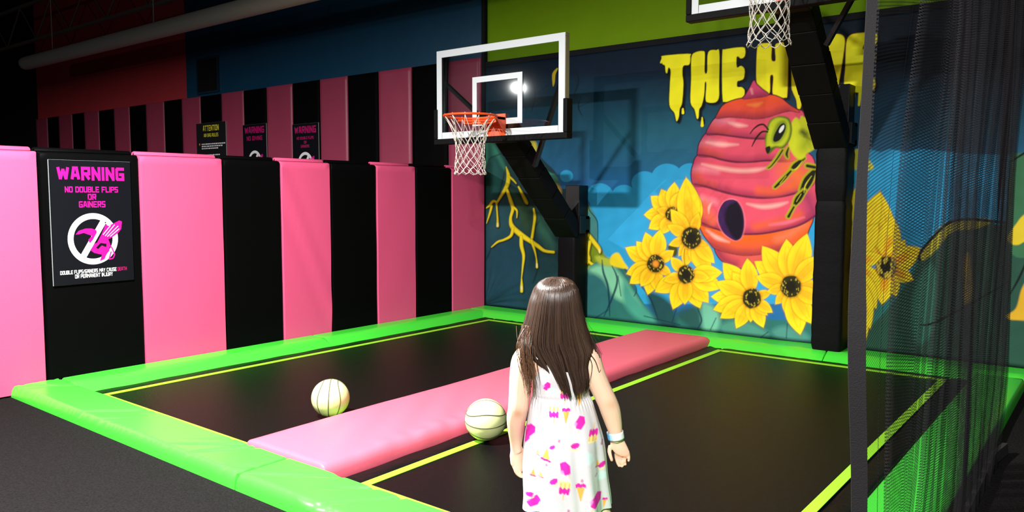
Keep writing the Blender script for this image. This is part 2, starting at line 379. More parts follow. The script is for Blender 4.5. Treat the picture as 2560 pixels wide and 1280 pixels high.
def text_quads(txt, x0, x1, y0, y1, th=1.25):
    """flat quads of stroke lettering filling the box x0..x1, y0..y1"""
    adv, items = 0, []
    for ch in txt:
        if ch == ' ': adv += 3.2; continue
        g = GL[ch]; items.append((g, adv)); adv += max(p[0] for s_ in g for p in s_) + th + .75
    tot = adv - .75 - th; out = []
    sx, sy = (x1 - x0) / (tot + th), (y1 - y0) / (6 + th)
    h = th / 2
    for g, ox in items:
        for s_ in g:
            for (ax, ay), (bx, by) in zip(s_[:-1], s_[1:]):
                L = math.hypot(bx - ax, by - ay); dx, dy = (bx - ax) / L, (by - ay) / L
                ex = h if abs(dx) < .05 or abs(dy) < .05 else h * .35
                c = [(ax - dx * ex - dy * h, ay - dy * ex + dx * h), (bx + dx * ex - dy * h, by + dy * ex + dx * h), (bx + dx * ex + dy * h, by + dy * ex - dx * h), (ax - dx * ex + dy * h, ay - dy * ex - dx * h)]
                c = [(x, min(max(y, -h), 6 + h)) for x, y in c]
                out.append([(x0 + (ox + x + h) * sx, y0 + (y + h) * sy) for x, y in c])
    return out
def printed(name, polys, mapf, w0, material, parent):
    """printed shapes: thin flat faces on the sign board"""
    mb = MB()
    for i, p in enumerate(polys):
        mb.add([mapf(x, y, w0 + (i % 7) * 2e-5) for x, y in p], [tuple(range(len(p)))])
    o = mb.obj(name, material); bm = bmesh.new(); bm.from_mesh(o.data); bmesh.ops.triangulate(bm, faces=[f for f in bm.faces if len(f.verts) > 4]); bm.to_mesh(o.data); bm.free()
    return adopt(o, parent)
def ringpolys(cx, cy, ro, ri, ry=1.0, a0=0, a1=360, n=48):
    out = []
    for i in range(n):
        a, b = math.radians(a0 + (a1 - a0) * i / n), math.radians(a0 + (a1 - a0) * (i + 1) / n)
        out.append([(cx + ro * math.cos(a), cy + ro * ry * math.sin(a)), (cx + ro * math.cos(b), cy + ro * ry * math.sin(b)), (cx + ri * math.cos(b), cy + ri * ry * math.sin(b)), (cx + ri * math.cos(a), cy + ri * ry * math.sin(a))])
    return out
def bar(p, q, w_):
    L = math.hypot(q[0] - p[0], q[1] - p[1]); nx, ny = -(q[1] - p[1]) / L * w_ / 2, (q[0] - p[0]) / L * w_ / 2
    return [(p[0] + nx, p[1] + ny), (q[0] + nx, q[1] + ny), (q[0] - nx, q[1] - ny), (p[0] - nx, p[1] - ny)]
M['signface'] = mat('slate_sign_face', (.004, .0044, .0072), .4, .2)
M['signcore'] = mat('pale_foam_board', (.45, .5, .5), .6, .3)
M['magenta'] = mat('magenta_print', (.62, .004, .24), .5, .3)
M['magdark'] = mat('deep_magenta_print', (.45, .003, .12), .5, .3)
M['signwhite'] = mat('white_print', (.85, .85, .86), .5, .3)
M['signyellow'] = mat('yellow_print', (.75, .68, .05), .5, .3)
M['signorange'] = mat('orange_print', (.8, .25, .04), .5, .3)
def emblem(mapf, w0, t, cx=.277, cy=.318, s=1.0):
    q = lambda pts: [(cx + (x - .277) * s, cy + (y - .318) * s) for x, y in pts]
    tail = [(.157, .353), (.178, .379), (.226, .394), (.268, .393), (.3, .379), (.302, .363), (.274, .313), (.251, .287), (.241, .312), (.268, .34), (.212, .363), (.182, .355)]
    face = [(.281, .281), (.335, .304), (.381, .311), (.393, .276), (.385, .226), (.366, .204), (.349, .168), (.316, .155), (.332, .201), (.279, .216), (.252, .238)]
    mouth = [(.293, .253), (.325, .286), (.367, .279), (.364, .254), (.333, .268), (.306, .242)]
    wing = [(.365, .418), (.387, .408), (.414, .421), (.465, .445), (.484, .437), (.477, .382), (.453, .354), (.406, .322), (.37, .306), (.299, .285), (.336, .351)]
    printed('prohibition_ring', ringpolys(cx, cy, .174 * s, .135 * s, 1.06) + [bar(q([(.353, .445)])[0], q([(.201, .191)])[0], .043 * s)], mapf, w0, M['signwhite'], t)
    pk = [q(tail), q(wing), q(face)]
    lp = [(.382, .276), (.405, .247), (.423, .196), (.409, .169), (.381, .165), (.399, .22)]
    for a, b in zip(lp, lp[1:]): pk.append(bar(q([a])[0], q([b])[0], .009 * s))
    printed('winged_head_emblem', pk, mapf, w0 + .0004, M['magenta'], t)
    gaps = [q(mouth)] + [bar(q([a])[0], q([b])[0], .006 * s) for a, b in (((.345, .345), (.40, .41)), ((.36, .335), (.43, .415)), ((.375, .33), (.455, .405)), ((.395, .33), (.462, .385)))]
    printed('emblem_lines', gaps[:1], mapf, w0 + .0007, M['signface'], t)
    printed('feather_lines', gaps[1:], mapf, w0 + .0007, M['signwhite'], t)
def sign(name, label, mapf, org, W, Ht, rows, emb=None, face='signface'):
    t = thing(name, label, 'sign', org, 'safety signs')
    b = MB(); c = [(0, 0), (W, 0), (W, Ht), (0, Ht)]
    b.add([mapf(x, y, 0) for x, y in c] + [mapf(x, y, .011) for x, y in c], [(3, 2, 1, 0), (4, 5, 6, 7), (0, 1, 5, 4), (1, 2, 6, 5), (2, 3, 7, 6), (3, 0, 4, 7)])
    adopt(b.obj('board', M['signcore']), t)
    e = .0006; c = [(e, e), (W - e, e), (W - e, Ht - e), (e, Ht - e)]
    b = MB().add([mapf(x, y, .011) for x, y in c] + [mapf(x, y, .0125) for x, y in c], [(4, 5, 6, 7), (0, 1, 5, 4), (1, 2, 6, 5), (2, 3, 7, 6), (3, 0, 4, 7)])
    adopt(b.obj('printed_face', M[face]), t)
    by = {}
    for txt, x0, x1, y0, y1, m_, th in rows: by.setdefault(m_, []).extend(text_quads(txt, x0, x1, y0, y1, th))
    nm = {'magenta': 'magenta_lettering', 'magdark': 'dark_magenta_word', 'signwhite': 'white_lettering', 'signyellow': 'yellow_lettering', 'signorange': 'orange_bullets'}
    for m_, ps in by.items(): printed(nm[m_], ps, mapf, .0131, M[m_], t)
    if emb: emblem(mapf, .0133, t, *emb)
    return t
mapd = lambda y0, z0: (lambda x, y, w_: (.002 + w_, y0 + x, z0 + y))
sign('warning_sign', 'large warning sign about double flips or gainers on the low divider', mapd(-4.655, .715), (.002, -4.38, .715), .56, .876,
     [('WARNING', .050, .513, .735, .832, 'magenta', 1.75), ('NO DOUBLE FLIPS', .098, .464, .650, .692, 'magenta', 1.5), ('OR', .250, .308, .597, .640, 'magenta', 1.5), ('GAINERS', .188, .370, .543, .588, 'magenta', 1.5),
      ('DOUBLE FLIPS/GAINERS MAY CAUSE', .045, .432, .075, .102, 'signwhite', 1.35), ('DEATH', .440, .507, .075, .102, 'magdark', 1.35), ('OR PERMANENT INJURY', .142, .404, .042, .070, 'signwhite', 1.35)], (.277, .318, 1.0))
mapb = lambda x0, z0: (lambda x, y, w_: (x0 + x, -.013 - w_, z0 + y))
sign('warning_sign', 'dim warning sign about double flips on the tall wall, right of the two warnings', mapb(-3.575, 1.46), (-3.28, -.013, 1.46), .585, .88,
     [('WARNING', .05, .535, .745, .845, 'magdark', 1.7), ('NO DOUBLE FLIPS', .10, .48, .66, .70, 'magdark', 1.4), ('OR', .26, .32, .60, .64, 'magdark', 1.4), ('GAINERS', .19, .38, .545, .585, 'magdark', 1.4)], (.285, .30, 1.0))
sign('warning_sign', 'dim no diving warning sign on the tall wall, between the other two signs', mapb(-4.805, 1.52), (-4.5, -.013, 1.52), .60, .875,
     [('WARNING', .05, .55, .74, .84, 'magdark', 1.7), ('NO DIVING', .10, .50, .635, .70, 'magdark', 1.4)], (.30, .30, 1.0))
rw = [('ATTENTION', .20, .66, .755, .845, 'signyellow', 1.3), ('AIR BAG RULES', .22, .64, .66, .715, 'signyellow', 1.3)]
sign('rules_sign', 'black attention sign with yellow heading and small white rules on the tall wall', mapb(-6.12, 1.60), (-5.7, -.013, 1.60), .85, .885, rw, None, 'wall_black')
RS = [o for o in COL.objects if o.name.startswith('rules_sign')][0]
lines = []
for y, ws in ((.54, (.66,)), (.505, (.58,)), (.47, (.44,)), (.365, (.50,)), (.265, (.62,)), (.235, (.52,)), (.14, (.55,))):
    x = .15
    g = np.random.default_rng(int(y * 1000))
    while x < .15 + ws[0]:
        L = g.uniform(.02, .06); lines.append([(x, y), (x + L, y), (x + L, y + .018), (x, y + .018)]); x += L + .012
for yl in sorted({p[0][1] for p in lines}):
    printed('small_text_line', [p for p in lines if p[0][1] == yl], mapb(-6.12, 1.60), .0131, M['signwhite'], RS)
for y in (.54, .365, .265, .14): printed('orange_bullet', [[(.09 + .018 * math.cos(a * .7854), y + .01 + .018 * math.sin(a * .7854)) for a in range(8)]], mapb(-6.12, 1.60), .0131, M['signorange'], RS)
# ------------------------------------------------------------------ basketball hoops
def glass_mat():
    m = bpy.data.materials.new('clear_backboard'); m.use_nodes = True; nt = m.node_tree; nt.nodes.clear()
    out = nt.nodes.new('ShaderNodeOutputMaterial'); mx = nt.nodes.new('ShaderNodeMixShader'); tr = nt.nodes.new('ShaderNodeBsdfTransparent')
    gl = nt.nodes.new('ShaderNodeBsdfGlossy'); fr = nt.nodes.new('ShaderNodeFresnel'); fr.inputs[0].default_value = 1.45
    tr.inputs[0].default_value = (.86, .89, .89, 1); gl.inputs['Roughness'].default_value = .03
    nt.links.new(fr.outputs[0], mx.inputs[0]); nt.links.new(tr.outputs[0], mx.inputs[1]); nt.links.new(gl.outputs[0], mx.inputs[2]); nt.links.new(mx.outputs[0], out.inputs[0]); return m
M['glass'] = glass_mat()
YB = -1.40
def make_hoop(cx, dz, label, top):
    t = thing('basketball_hoop', label, 'basketball hoop', (cx, 0, .06), 'basketball hoops')
    A = lambda o: adopt(o, t)
    x0, x1 = cx - .72, cx + .765
    # post: steel upright on the wall with padded sleeve in front
    A(MB().box((cx - .075, -.17, .05), (cx + .10, -.004, top)).obj('post', M['steel'], bevel=.006))
    sl0 = .93 + dz
    def sleeve(name, z0, z1, wx, y0):
        n = 12; mb = MB(); zs = np.linspace(z0, z1, max(3, int((z1 - z0) / .06)))
        rings = []
        for i, z in enumerate(zs):
            e = .012 if i in (0, len(zs) - 1) else 0; k = .0012 * math.sin(z * 31 + cx * 3) + .0008 * math.sin(z * 57)
            a, b, c, d, r = cx - wx + e - k, cx + wx - e + k, y0 + e - k, -.03, .03
            ring = []
            for (px, py, a0) in ((b - r, d - r, 0), (a + r, d - r, 90), (a + r, c + r, 180), (b - r, c + r, 270)):
                for q in range(4):
                    th = math.radians(a0 + 30 * q); ring.append((px + r * math.cos(th), py + r * math.sin(th), z))
            rings.append(ring)
        mb.loft(rings); return A(mb.obj(name, M['blackpad'], auto=50))
    if dz < .3: sleeve('post_pad', .055, sl0 + .02, .112, -.262)
    else:
        sleeve('post_pad', .055, 1.325, .124, -.260); sleeve('upper_post_pad', 1.31, sl0 + .03, .128, -.268)
    A(MB().box((cx - .085, -.10, sl0 + .17), (cx + .135, -.03, sl0 + .205)).box((cx - .085, -.10, sl0 + .03), (cx + .135, -.03, sl0 + .065)).box((cx + .10, -.20, sl0 + .03), (cx + .135, -.03, sl0 + .205)).obj('clamp', M['steel'], bevel=.004))
    # slanted arm, wrapped in foam sleeves
    p0 = np.array([cx, -.20, .97 + dz]); p1 = np.array([cx, -1.27, 1.965 + dz]); d = (p1 - p0) / np.linalg.norm(p1 - p0); L = np.linalg.norm(p1 - p0)
    A(MB().obox(p0 - d * .02, p1, .12, .08).obj('arm', M['steel']))
    nseg = 5; wr = MB()
    for i in range(nseg):
        a = p0 + d * (L * (i / nseg) + .002); b = p0 + d * (L * ((i + 1) / nseg) - .002)
        wr.obox(a - (.012, 0, 0), b - (.012, 0, 0), .262 - .004 * (i % 2), .155 - .004 * (i % 2))
    A(wr.obj('arm_padding', M['blackpad'], bevel=.009, seg=3))
    A(MB().box((cx - .12, -1.36, 1.83 + dz), (cx + .12, -1.24, 2.02 + dz)).obj('mounting_bracket', M['steel'], bevel=.005))
    # slim braces from the board's rear frame down to the arm
    for sx, xe_, ze in ((-1, x0 + .05, 2.42), (1, x1 - .05, 2.40)):
        A(MB().obox((xe_, -1.355, ze + dz), ((cx + .16, -1.02, 1.62 + dz) if sx > 0 else (cx - .10, -1.20, 1.90 + dz)), .045, .03, (0, 1, 0)).obj('brace', M['steel']))
    # backboard
    zb, zt = 1.875 + dz, 2.715 + dz
    g = A(MB().box((x0 + .01, YB - .004, zb + .01), (x1 - .01, YB + .006, zt - .01)).obj('backboard', M['glass']))
    g['label'] = 'clear backboard pane'
    fr = MB()
    for a, b in (((x0, zt - .03), (x1, zt)), ((x0, zb), (x0 + .03, zt - .03)), ((x1 - .03, zb), (x1, zt - .03)), ((x0 + .03, zb), (x1 - .03, zb + .03))):
        fr.box((a[0], YB - .012, a[1]), (b[0], YB + .05, b[1]))
    A(fr.obj('frame', [M['alu']], bevel=.004))
    wh = MB(); wl = .068
    for a, b in (((x0 - .0, zt - wl), (x1, zt - .004)), ((x0 + .0, zb + .004), (x0 + wl, zt - wl)), ((x1 - wl, zb + .004), (x1, zt - wl)), ((x0 + wl, zb + .004), (x1 - wl, zb + wl))):
        wh.box((a[0] + .002, YB - .016, a[1]), (b[0] - .002, YB - .0125, b[1]))
    A(wh.obj('border', M['white']))
    sq = MB(); q0, q1, r0, r1, t_ = cx - .275, cx + .305, 1.985 + dz, 2.43 + dz, .052
    for a, b in (((q0, r1 - t_), (q1, r1)), ((q0, r0), (q0 + t_, r1 - t_)), ((q1 - t_, r0), (q1, r1 - t_)), ((q0 + t_, r0), (q1 - t_, r0 + t_))):
        sq.box((a[0], YB - .0075, a[1]), (b[0], YB - .0045, b[1]))
    A(sq.obj('target_square', M['white'], bevel=.0))
    pd = MB(); pz = 2.165 + dz
    pd.box((x0 - .03, YB - .028, zb - .045), (x1 + .03, YB + .058, zb + .008))
    pd.box((x0 - .03, YB - .028, zb + .008), (x0 + .012, YB + .058, pz)); pd.box((x1 - .012, YB - .028, zb + .008), (x1 + .03, YB + .058, pz))
    A(pd.obj('board_padding', M['blackpad'], bevel=.006))
    # rim
    rc = np.array([cx + .025, YB - .15 - .2285, 2.032 + dz]); R = .2285
    ring = [(rc[0] + R * math.cos(a), rc[1] + R * math.sin(a), rc[2]) for a in np.linspace(0, 2 * math.pi, 48, endpoint=False)]
    rim = A(MB().tube(ring, .010, 10, closed=True).obj('rim', M['orange'], smooth=True))
    pl = MB().box((rc[0] - .10, YB - .022, rc[2] - .15), (rc[0] + .10, YB - .012, rc[2] + .045))
    pl.box((rc[0] - .10, YB - .15, rc[2] - .012), (rc[0] + .10, YB - .02, rc[2] + .014))
    for sx in (-1, 1):
        pl.add([(rc[0] + sx * .10, YB - .02, rc[2] - .14), (rc[0] + sx * .10, YB - .02, rc[2] + .01), (rc[0] + sx * .10, YB - .16, rc[2] + .01), (rc[0] + sx * .094, YB - .02, rc[2] - .14), (rc[0] + sx * .094, YB - .02, rc[2] + .01), (rc[0] + sx * .094, YB - .16, rc[2] + .01)], [(0, 1, 2), (5, 4, 3), (0, 2, 5, 3), (0, 3, 4, 1), (1, 4, 5, 2)])
    bot = [(rc[0] + (R - .02) * math.cos(a), rc[1] + (R - .02) * math.sin(a) + .015, rc[2] - .045) for a in np.linspace(math.radians(28), math.radians(152), 20)]
    pl.tube(bot, .009, 8)
    arc = [(rc[0] + (R) * math.cos(a), rc[1] + (R) * math.sin(a), rc[2] - .022) for a in np.linspace(math.radians(20), math.radians(160), 20)]
    pl.tube(arc, .011, 8)
    A(pl.obj('rim_bracket', M['orange'], auto=40))
    # net: two families of cords crossing in diamonds
    n = 12; g = np.random.default_rng(5 + int(cx * 10)); nm = MB()
    prof = lambda s_: np.interp(s_, [0, .12, .3, .45, .6, .8, .93, 1.0], [.228, .195, .148, .128, .122, .124, .134, .128])
    H = .475; swing = np.array([-.012, .01])
    knots = {}
    lev = [0, .34, .47, .59, .70, .80, .89, .97]
    for l, s_ in enumerate(lev):
        for j in range(n):
            a = 2 * math.pi * (j + .5 * (l % 2)) / n + g.uniform(-.05, .05) * (l > 0); r = prof(s_) + g.uniform(-.006, .006) * (l > 0)
            z = -H * s_ + g.uniform(-.008, .008) * (l > 0)
            knots[l, j] = rc + np.array([r * math.cos(a) + swing[0] * s_, r * math.sin(a) + swing[1] * s_, z - .008])
    for l in range(len(lev) - 1):
        for j in range(n):
            for q in ((j, (j - 1) % n) if l % 2 == 0 else (j, (j + 1) % n)):
                p, e = knots[l, j], knots[l + 1, q]; m_ = (p + e) / 2
                cen = np.array([rc[0], rc[1], m_[2]]); sag = -.012 if l == 0 else .004
                m_ = m_ + (m_ - cen) / np.linalg.norm(m_ - cen) * sag
                nm.tube([p, p * .55 + m_ * .45 + (m_ - (p + e) / 2) * .3, m_, e * .55 + m_ * .45 + (m_ - (p + e) / 2) * .3, e], .0031, 5)
    l = len(lev) - 1
    for j in range(n):      # loops at the bottom
        p, e = knots[l, j], knots[l, (j + 1) % n]; m_ = (p + e) / 2; o_ = np.array([m_[0] - rc[0], m_[1] - rc[1], 0]) * .12
        nm.tube([p, p * .8 + m_ * .2 + (0, 0, -.022) + o_, m_ + o_ + (0, 0, -.036), e * .8 + m_ * .2 + (0, 0, -.022) + o_, e], .0036, 5)
    for j in range(n):
        p = knots[0, j]; nm.tube([p + (0, 0, .02), p + (0, 0, .004), p], .0045, 5)
    for (l, j), p in knots.items():
        if l: nm.ball(p, .0062, 6, 4)
    A(nm.obj('net', M['net'], smooth=True))
    return t
make_hoop(1.31, 0.0, 'lower basketball hoop near the corner, whole clear backboard in view', 1.45)
make_hoop(3.92, .815, 'higher basketball hoop at the top right, backboard mostly above the picture', 2.26)

# ------------------------------------------------------------------ balls
def basketball(label, c, r, zax, xax):
    t = thing('basketball', label, 'ball', c, 'pale basketballs'); zz = np.array(zax, float); zz /= np.linalg.norm(zz); xx = np.array(xax, float); xx -= zz * (xx @ zz); xx /= np.linalg.norm(xx)
    Rm = np.array([xx, np.cross(zz, xx), zz]).T
    MB().ball((0, 0, 0), r, 56, 32).obj('cover', M['ball'], t, smooth=True)
    s_ = MB(); N = 80; A_ = np.linspace(0, 2 * math.pi, N, endpoint=False)
    circ = [np.array([np.cos(A_), np.sin(A_), 0 * A_]).T, np.array([np.cos(A_), 0 * A_, np.sin(A_)]).T]
    for sg in (-1, 1):
        p = np.array([np.sin(A_) * .78, np.cos(A_), sg * (.52 + .22 * np.cos(2 * A_))]).T
        circ.append(p / np.linalg.norm(p, axis=1)[:, None])
    for p in circ:
        s_.tube([(Rm @ q) * (r - .0012) for q in p], .0034, 6, closed=True)
    s_.obj('seam', M['seam'], t, smooth=True); return t
basketball('pale yellow basketball on the black left trampoline mat', (2.08, -3.925, .1178), .1145, (.70, .70, -.05), (.08, .12, 1))
basketball('pale yellow basketball at the edge of the pink pad, left of the girl', (3.12, -3.69, .119), .1145, (.10, -.12, 1), (.74, .66, 0))

# ------------------------------------------------------------------ net curtain on the right
def net_mat():
    m = bpy.data.materials.new('black_fine_netting'); m.use_nodes = True; nt = m.node_tree; nt.nodes.clear()
    N = nt.nodes.new; out = N('ShaderNodeOutputMaterial'); mx = N('ShaderNodeMixShader'); tr = N('ShaderNodeBsdfTransparent'); df = N('ShaderNodeBsdfDiffuse')
    df.inputs[0].default_value = (.021, .020, .022, 1)
    uv = N('ShaderNodeUVMap'); uv.uv_map = 'cloth'
    sep = N('ShaderNodeSeparateXYZ'); nt.links.new(uv.outputs[0], sep.inputs[0])
    def math_(op, a, b=None):
        n = N('ShaderNodeMath'); n.operation = op
        for i, x in enumerate((a, b)):
            if x is None: continue
            if isinstance(x, (int, float)): n.inputs[i].default_value = x
            else: nt.links.new(x, n.inputs[i])
        return n.outputs[0]
    def lines(kx, period, width):
        a = math_('ADD', math_('MULTIPLY', sep.outputs[0], kx), sep.outputs[1])
        f = math_('FRACT', math_('DIVIDE', a, period)); return math_('LESS_THAN', f, width)
    l1 = lines(-.17, .0092, .42); l2 = lines(.9, .0065, .20)
    cov = math_('MAXIMUM', math_('MULTIPLY', l1, .62), math_('MULTIPLY', l2, .75))
    nz = N('ShaderNodeTexNoise'); nz.inputs['Scale'].default_value = 6; nt.links.new(uv.outputs[0], nz.inputs[0])
    cov = math_('MULTIPLY', cov, math_('ADD', .8, math_('MULTIPLY', nz.outputs[0], .25)))
    nt.links.new(cov, mx.inputs[0]); nt.links.new(tr.outputs[0], mx.inputs[1]); nt.links.new(df.outputs[0], mx.inputs[2]); nt.links.new(mx.outputs[0], out.inputs[0]); return m
M['netting'] = net_mat()
M['webbing'] = mat('charcoal_webbing', (.018, .017, .019), .8, .2, bump=.3, bscale=300)
cur = thing('net_curtain', 'black net curtain hanging down to the floor on the right side', 'netting', (5.38, -3.6, FLOOR))
def sheet(path, z0, z1, nz, shift):
    """folded sheet: path = plan points (x, y), shift(z, s) moves it along y; returns a mesh with cloth uvs"""
    P = np.array(path); seg = np.r_[0, np.cumsum(np.hypot(*np.diff(P, axis=0).T))]
    zs = np.linspace(z0, z1, nz); vs, uvs = [], []
    for z in zs:
        for i, (x, y) in enumerate(P):
            dx, dy = shift(z, y); vs.append((x + dx, y + dy, z)); uvs.append((seg[i], z))
    n = len(P); fs = [(k * n + i, k * n + i + 1, (k + 1) * n + i + 1, (k + 1) * n + i) for k in range(nz - 1) for i in range(n - 1)]
    me = bpy.data.meshes.new('netting'); me.from_pydata(vs, [], fs); uv = me.uv_layers.new(name='cloth')
    li = np.empty(len(me.loops), int); me.loops.foreach_get('vertex_index', li); uv.data.foreach_set('uv', np.array(uvs)[li].ravel())
    me.polygons.foreach_set('use_smooth', [True] * len(me.polygons)); me.materials.append(M['netting'])
    o = bpy.data.objects.new('netting', me); COL.objects.link(o); return o
def edge_raw(z): return float(np.interp(z, [0, .627, .807, 1.054, 1.227, 1.392, 1.614, 1.794, 2.6], [-4.97, -5.053, -5.092, -5.156, -5.135, -5.085, -5.049, -5.018, -4.9]))
def edge_y(z): return float(np.mean([edge_raw(z + q) for q in np.linspace(-.16, .16, 9)]))
def shift(z, y):
    e = math.exp(-((y + 5.1) / .25) ** 2)
    lean = float(np.interp(z, [0, .5, .9, 1.47, 1.9, 2.6], [-.10, -.14, -.13, -.06, .07, .16])) * (1 - e)
    puddle = .02 * math.sin(9 * y) * max(0, .35 - z)
    return (-.03 * max(0, .5 - z) * (1 + math.sin(7 * y)) + puddle + .012 * math.sin(2.3 * z + 5 * y), e * (edge_y(z) + 5.1) + lean)
path = [(5.392, -5.075), (5.385, -5.07)] + [(5.374 + .004 * math.sin(y * 9), y) for y in np.linspace(-5.05, -4.67, 14)]
for cyc in ((-4.66, -4.31), (-4.16, -4.09)):          # flat overlaps, three layers deep
    a, b = cyc
    path += [(5.374, y) for y in np.linspace(a, b, 8)] + [(5.390, y) for y in np.linspace(b, a, 8)] + [(5.404, y) for y in np.linspace(a, b, 8)]
    if cyc[0] == -4.66: path += [(5.39, y) for y in np.linspace(b, -4.18, 5)]
g = np.random.default_rng(4); y = -4.08
while y < -2.35:                                      # gathered folds
    st = g.uniform(.12, .20); am = g.uniform(.012, .04)
    for k in range(6): path.append((5.392 + am * math.sin(2 * math.pi * k / 6) + g.uniform(-.002, .002), y + st * k / 6 + (.5 * st * math.sin(4 * math.pi * k / 6))))
    y += st
path += [(5.40 + .02 * math.sin(y * 40), y) for y in np.linspace(-2.33, -2.22, 5)]
o = sheet(path, -.006, 2.62, 60, shift); adopt(o, cur)
def strip(name, pts, wdir, w_, th=.003):
    P = np.array(pts); W = np.array(wdir, float); rings = []
    for p in P:
        n = np.array([1, 0, 0.]) * th
        rings.append([p - n, p + W * w_ - n, p + W * w_ + n, p + n])
    return MB().loft(rings).obj(name, M['webbing'], smooth=False)
eb = []
for z in np.linspace(-.006, 2.62, 60):
    p = np.array([5.372 + shift(z, -5.1)[0] - .002, edge_y(z) - .004, z]); w_ = np.array([.9, .44, 0]) * float(np.interp(z, [.6, 1.1, 1.4, 1.8], [.034, .037, .022, .022])); n_ = np.array([-.44, .9, 0]) * .002
    eb.append([p - n_, p + w_ - n_, p + w_ + n_, p + n_])
adopt(MB().loft(eb).obj('edge_binding', M['webbing']), cur)
hr_ = []
for y in np.linspace(-4.97, -2.12, 60):
    x = 5.375 + shift(.0, y)[0] + .006; w_ = .05
    hr_.append([(x, y, .0), (x + .028, y, -.004), (x + .022, y, w_), (x - .002, y, w_)])
adopt(MB().loft(hr_).obj('hem_binding', M['webbing'], auto=60), cur)
adopt(MB().tube([(5.39, -5.2, 2.63), (5.39, -.02, 2.63)], .008, 8).obj('support_cable', M['steel'], smooth=True), cur)
# ------------------------------------------------------------------ mural: painted vinyl, colours worked out per vertex of a fine grid on the wall
def to_sketch(x, z):
    q0, q1, q2 = x - CAM[0], -CAM[1], z - CAM[2]
    dz = CF[0] * q0 + CF[1] * q1 + CF[2] * q2
    return 1280 + FPX * (CR[0] * q0 + CR[1] * q1 + CR[2] * q2) / dz, 640 + FPX * (CD[0] * q0 + CD[1] * q1 + CD[2] * q2) / dz
MX0, MX1, MZ0, MZ1, RES = 0.0, 6.0, .055, 2.805, .0052
gx = np.linspace(MX0, MX1, int((MX1 - MX0) / RES)); gz = np.linspace(MZ0, MZ1, int((MZ1 - MZ0) / RES))
GX, GZ = np.meshgrid(gx, gz)
U_, V_ = to_sketch(GX, GZ)                     # the sketch sheet the artwork is traced on
ART = np.zeros(GX.shape + (3,), np.float32)
GAIN = 1.13
def C(r, g, b): return np.minimum(lin((r, g, b)) / GAIN, .95)
def smooth_poly(pts, closed=True, n=6):
    P = np.array(pts, float)
    if len(P) < 3: return P
    out = []; m = len(P)
    for i in range(m if closed else m - 1):
        if closed: a, b, c, d = P[(i - 1) % m], P[i], P[(i + 1) % m], P[(i + 2) % m]
        else: a, b, c, d = P[max(i - 1, 0)], P[i], P[i + 1], P[min(i + 2, m - 1)]
        for t in np.linspace(0, 1, n, endpoint=False):
            out.append(.5 * (2 * b + (c - a) * t + (2 * a - 5 * b + 4 * c - d) * t ** 2 + (3 * b - a - 3 * c + d) * t ** 3))
    if not closed: out.append(P[-1])
    return np.array(out)
def window(P, m):
    # grid rows / columns whose sketch position can fall in the box
    x0, x1, y0, y1 = P[:, 0].min() - m, P[:, 0].max() + m, P[:, 1].min() - m, P[:, 1].max() + m
    k = (U_ >= x0) & (U_ <= x1) & (V_ >= y0) & (V_ <= y1)
    r = np.flatnonzero(k.any(1)); c = np.flatnonzero(k.any(0))
    if len(r) == 0 or len(c) == 0: return None
    return slice(r[0], r[-1] + 1), slice(c[0], c[-1] + 1)
def seg_dist(u, v, P, Wd=None, closed=False):
    best = np.full(u.shape, 1e9); n = len(P)
    for i in range(n if closed else n - 1):
        a, b = P[i], P[(i + 1) % n]; d = b - a; L2 = d @ d + 1e-9
        t = np.clip(((u - a[0]) * d[0] + (v - a[1]) * d[1]) / L2, 0, 1)
        q = np.hypot(u - a[0] - t * d[0], v - a[1] - t * d[1])
        if Wd is not None: q = q - (Wd[i] * (1 - t) + Wd[(i + 1) % n] * t) / 2
        np.minimum(best, q, out=best)
    return best
def blend(s_, mask, col):
    ART[s_] = ART[s_] * (1 - mask[..., None]) + mask[..., None] * np.asarray(col, np.float32)
def fill(pts, col, T=(0, 0, 1), soft=2.0, alpha=1.0, sm=True, clip=None, grow=0.0):
    P = np.array(pts, float) / T[2] + np.array(T[:2]); P = smooth_poly(P) if sm else P
    s_ = window(P, soft + 2 + grow)
    if s_ is None: return
    u, v = U_[s_], V_[s_]; ins = np.zeros(u.shape, bool); n = len(P)
    for i in range(n):
        a, b = P[i], P[(i + 1) % n]
        if a[1] == b[1]: continue
        k = (a[1] > v) != (b[1] > v); ins ^= k & (u < (b[0] - a[0]) * (v - a[1]) / (b[1] - a[1]) + a[0])
    d = seg_dist(u, v, P, closed=True); sd = np.where(ins, -d, d) - grow
    m = np.clip(.5 - sd / soft, 0, 1) * alpha
    if clip is not None: m = m * clip[s_]
    blend(s_, m, col)
def mask_of(pts, T=(0, 0, 1), sm=True):
    P = np.array(pts, float) / T[2] + np.array(T[:2]); P = smooth_poly(P) if sm else P
    m = np.zeros(U_.shape, np.float32); s_ = window(P, 4)
    if s_ is None: return m
    u, v = U_[s_], V_[s_]; ins = np.zeros(u.shape, bool); n = len(P)
    for i in range(n):
        a, b = P[i], P[(i + 1) % n]
        if a[1] == b[1]: continue
        k = (a[1] > v) != (b[1] > v); ins ^= k & (u < (b[0] - a[0]) * (v - a[1]) / (b[1] - a[1]) + a[0])
    m[s_] = ins; return m
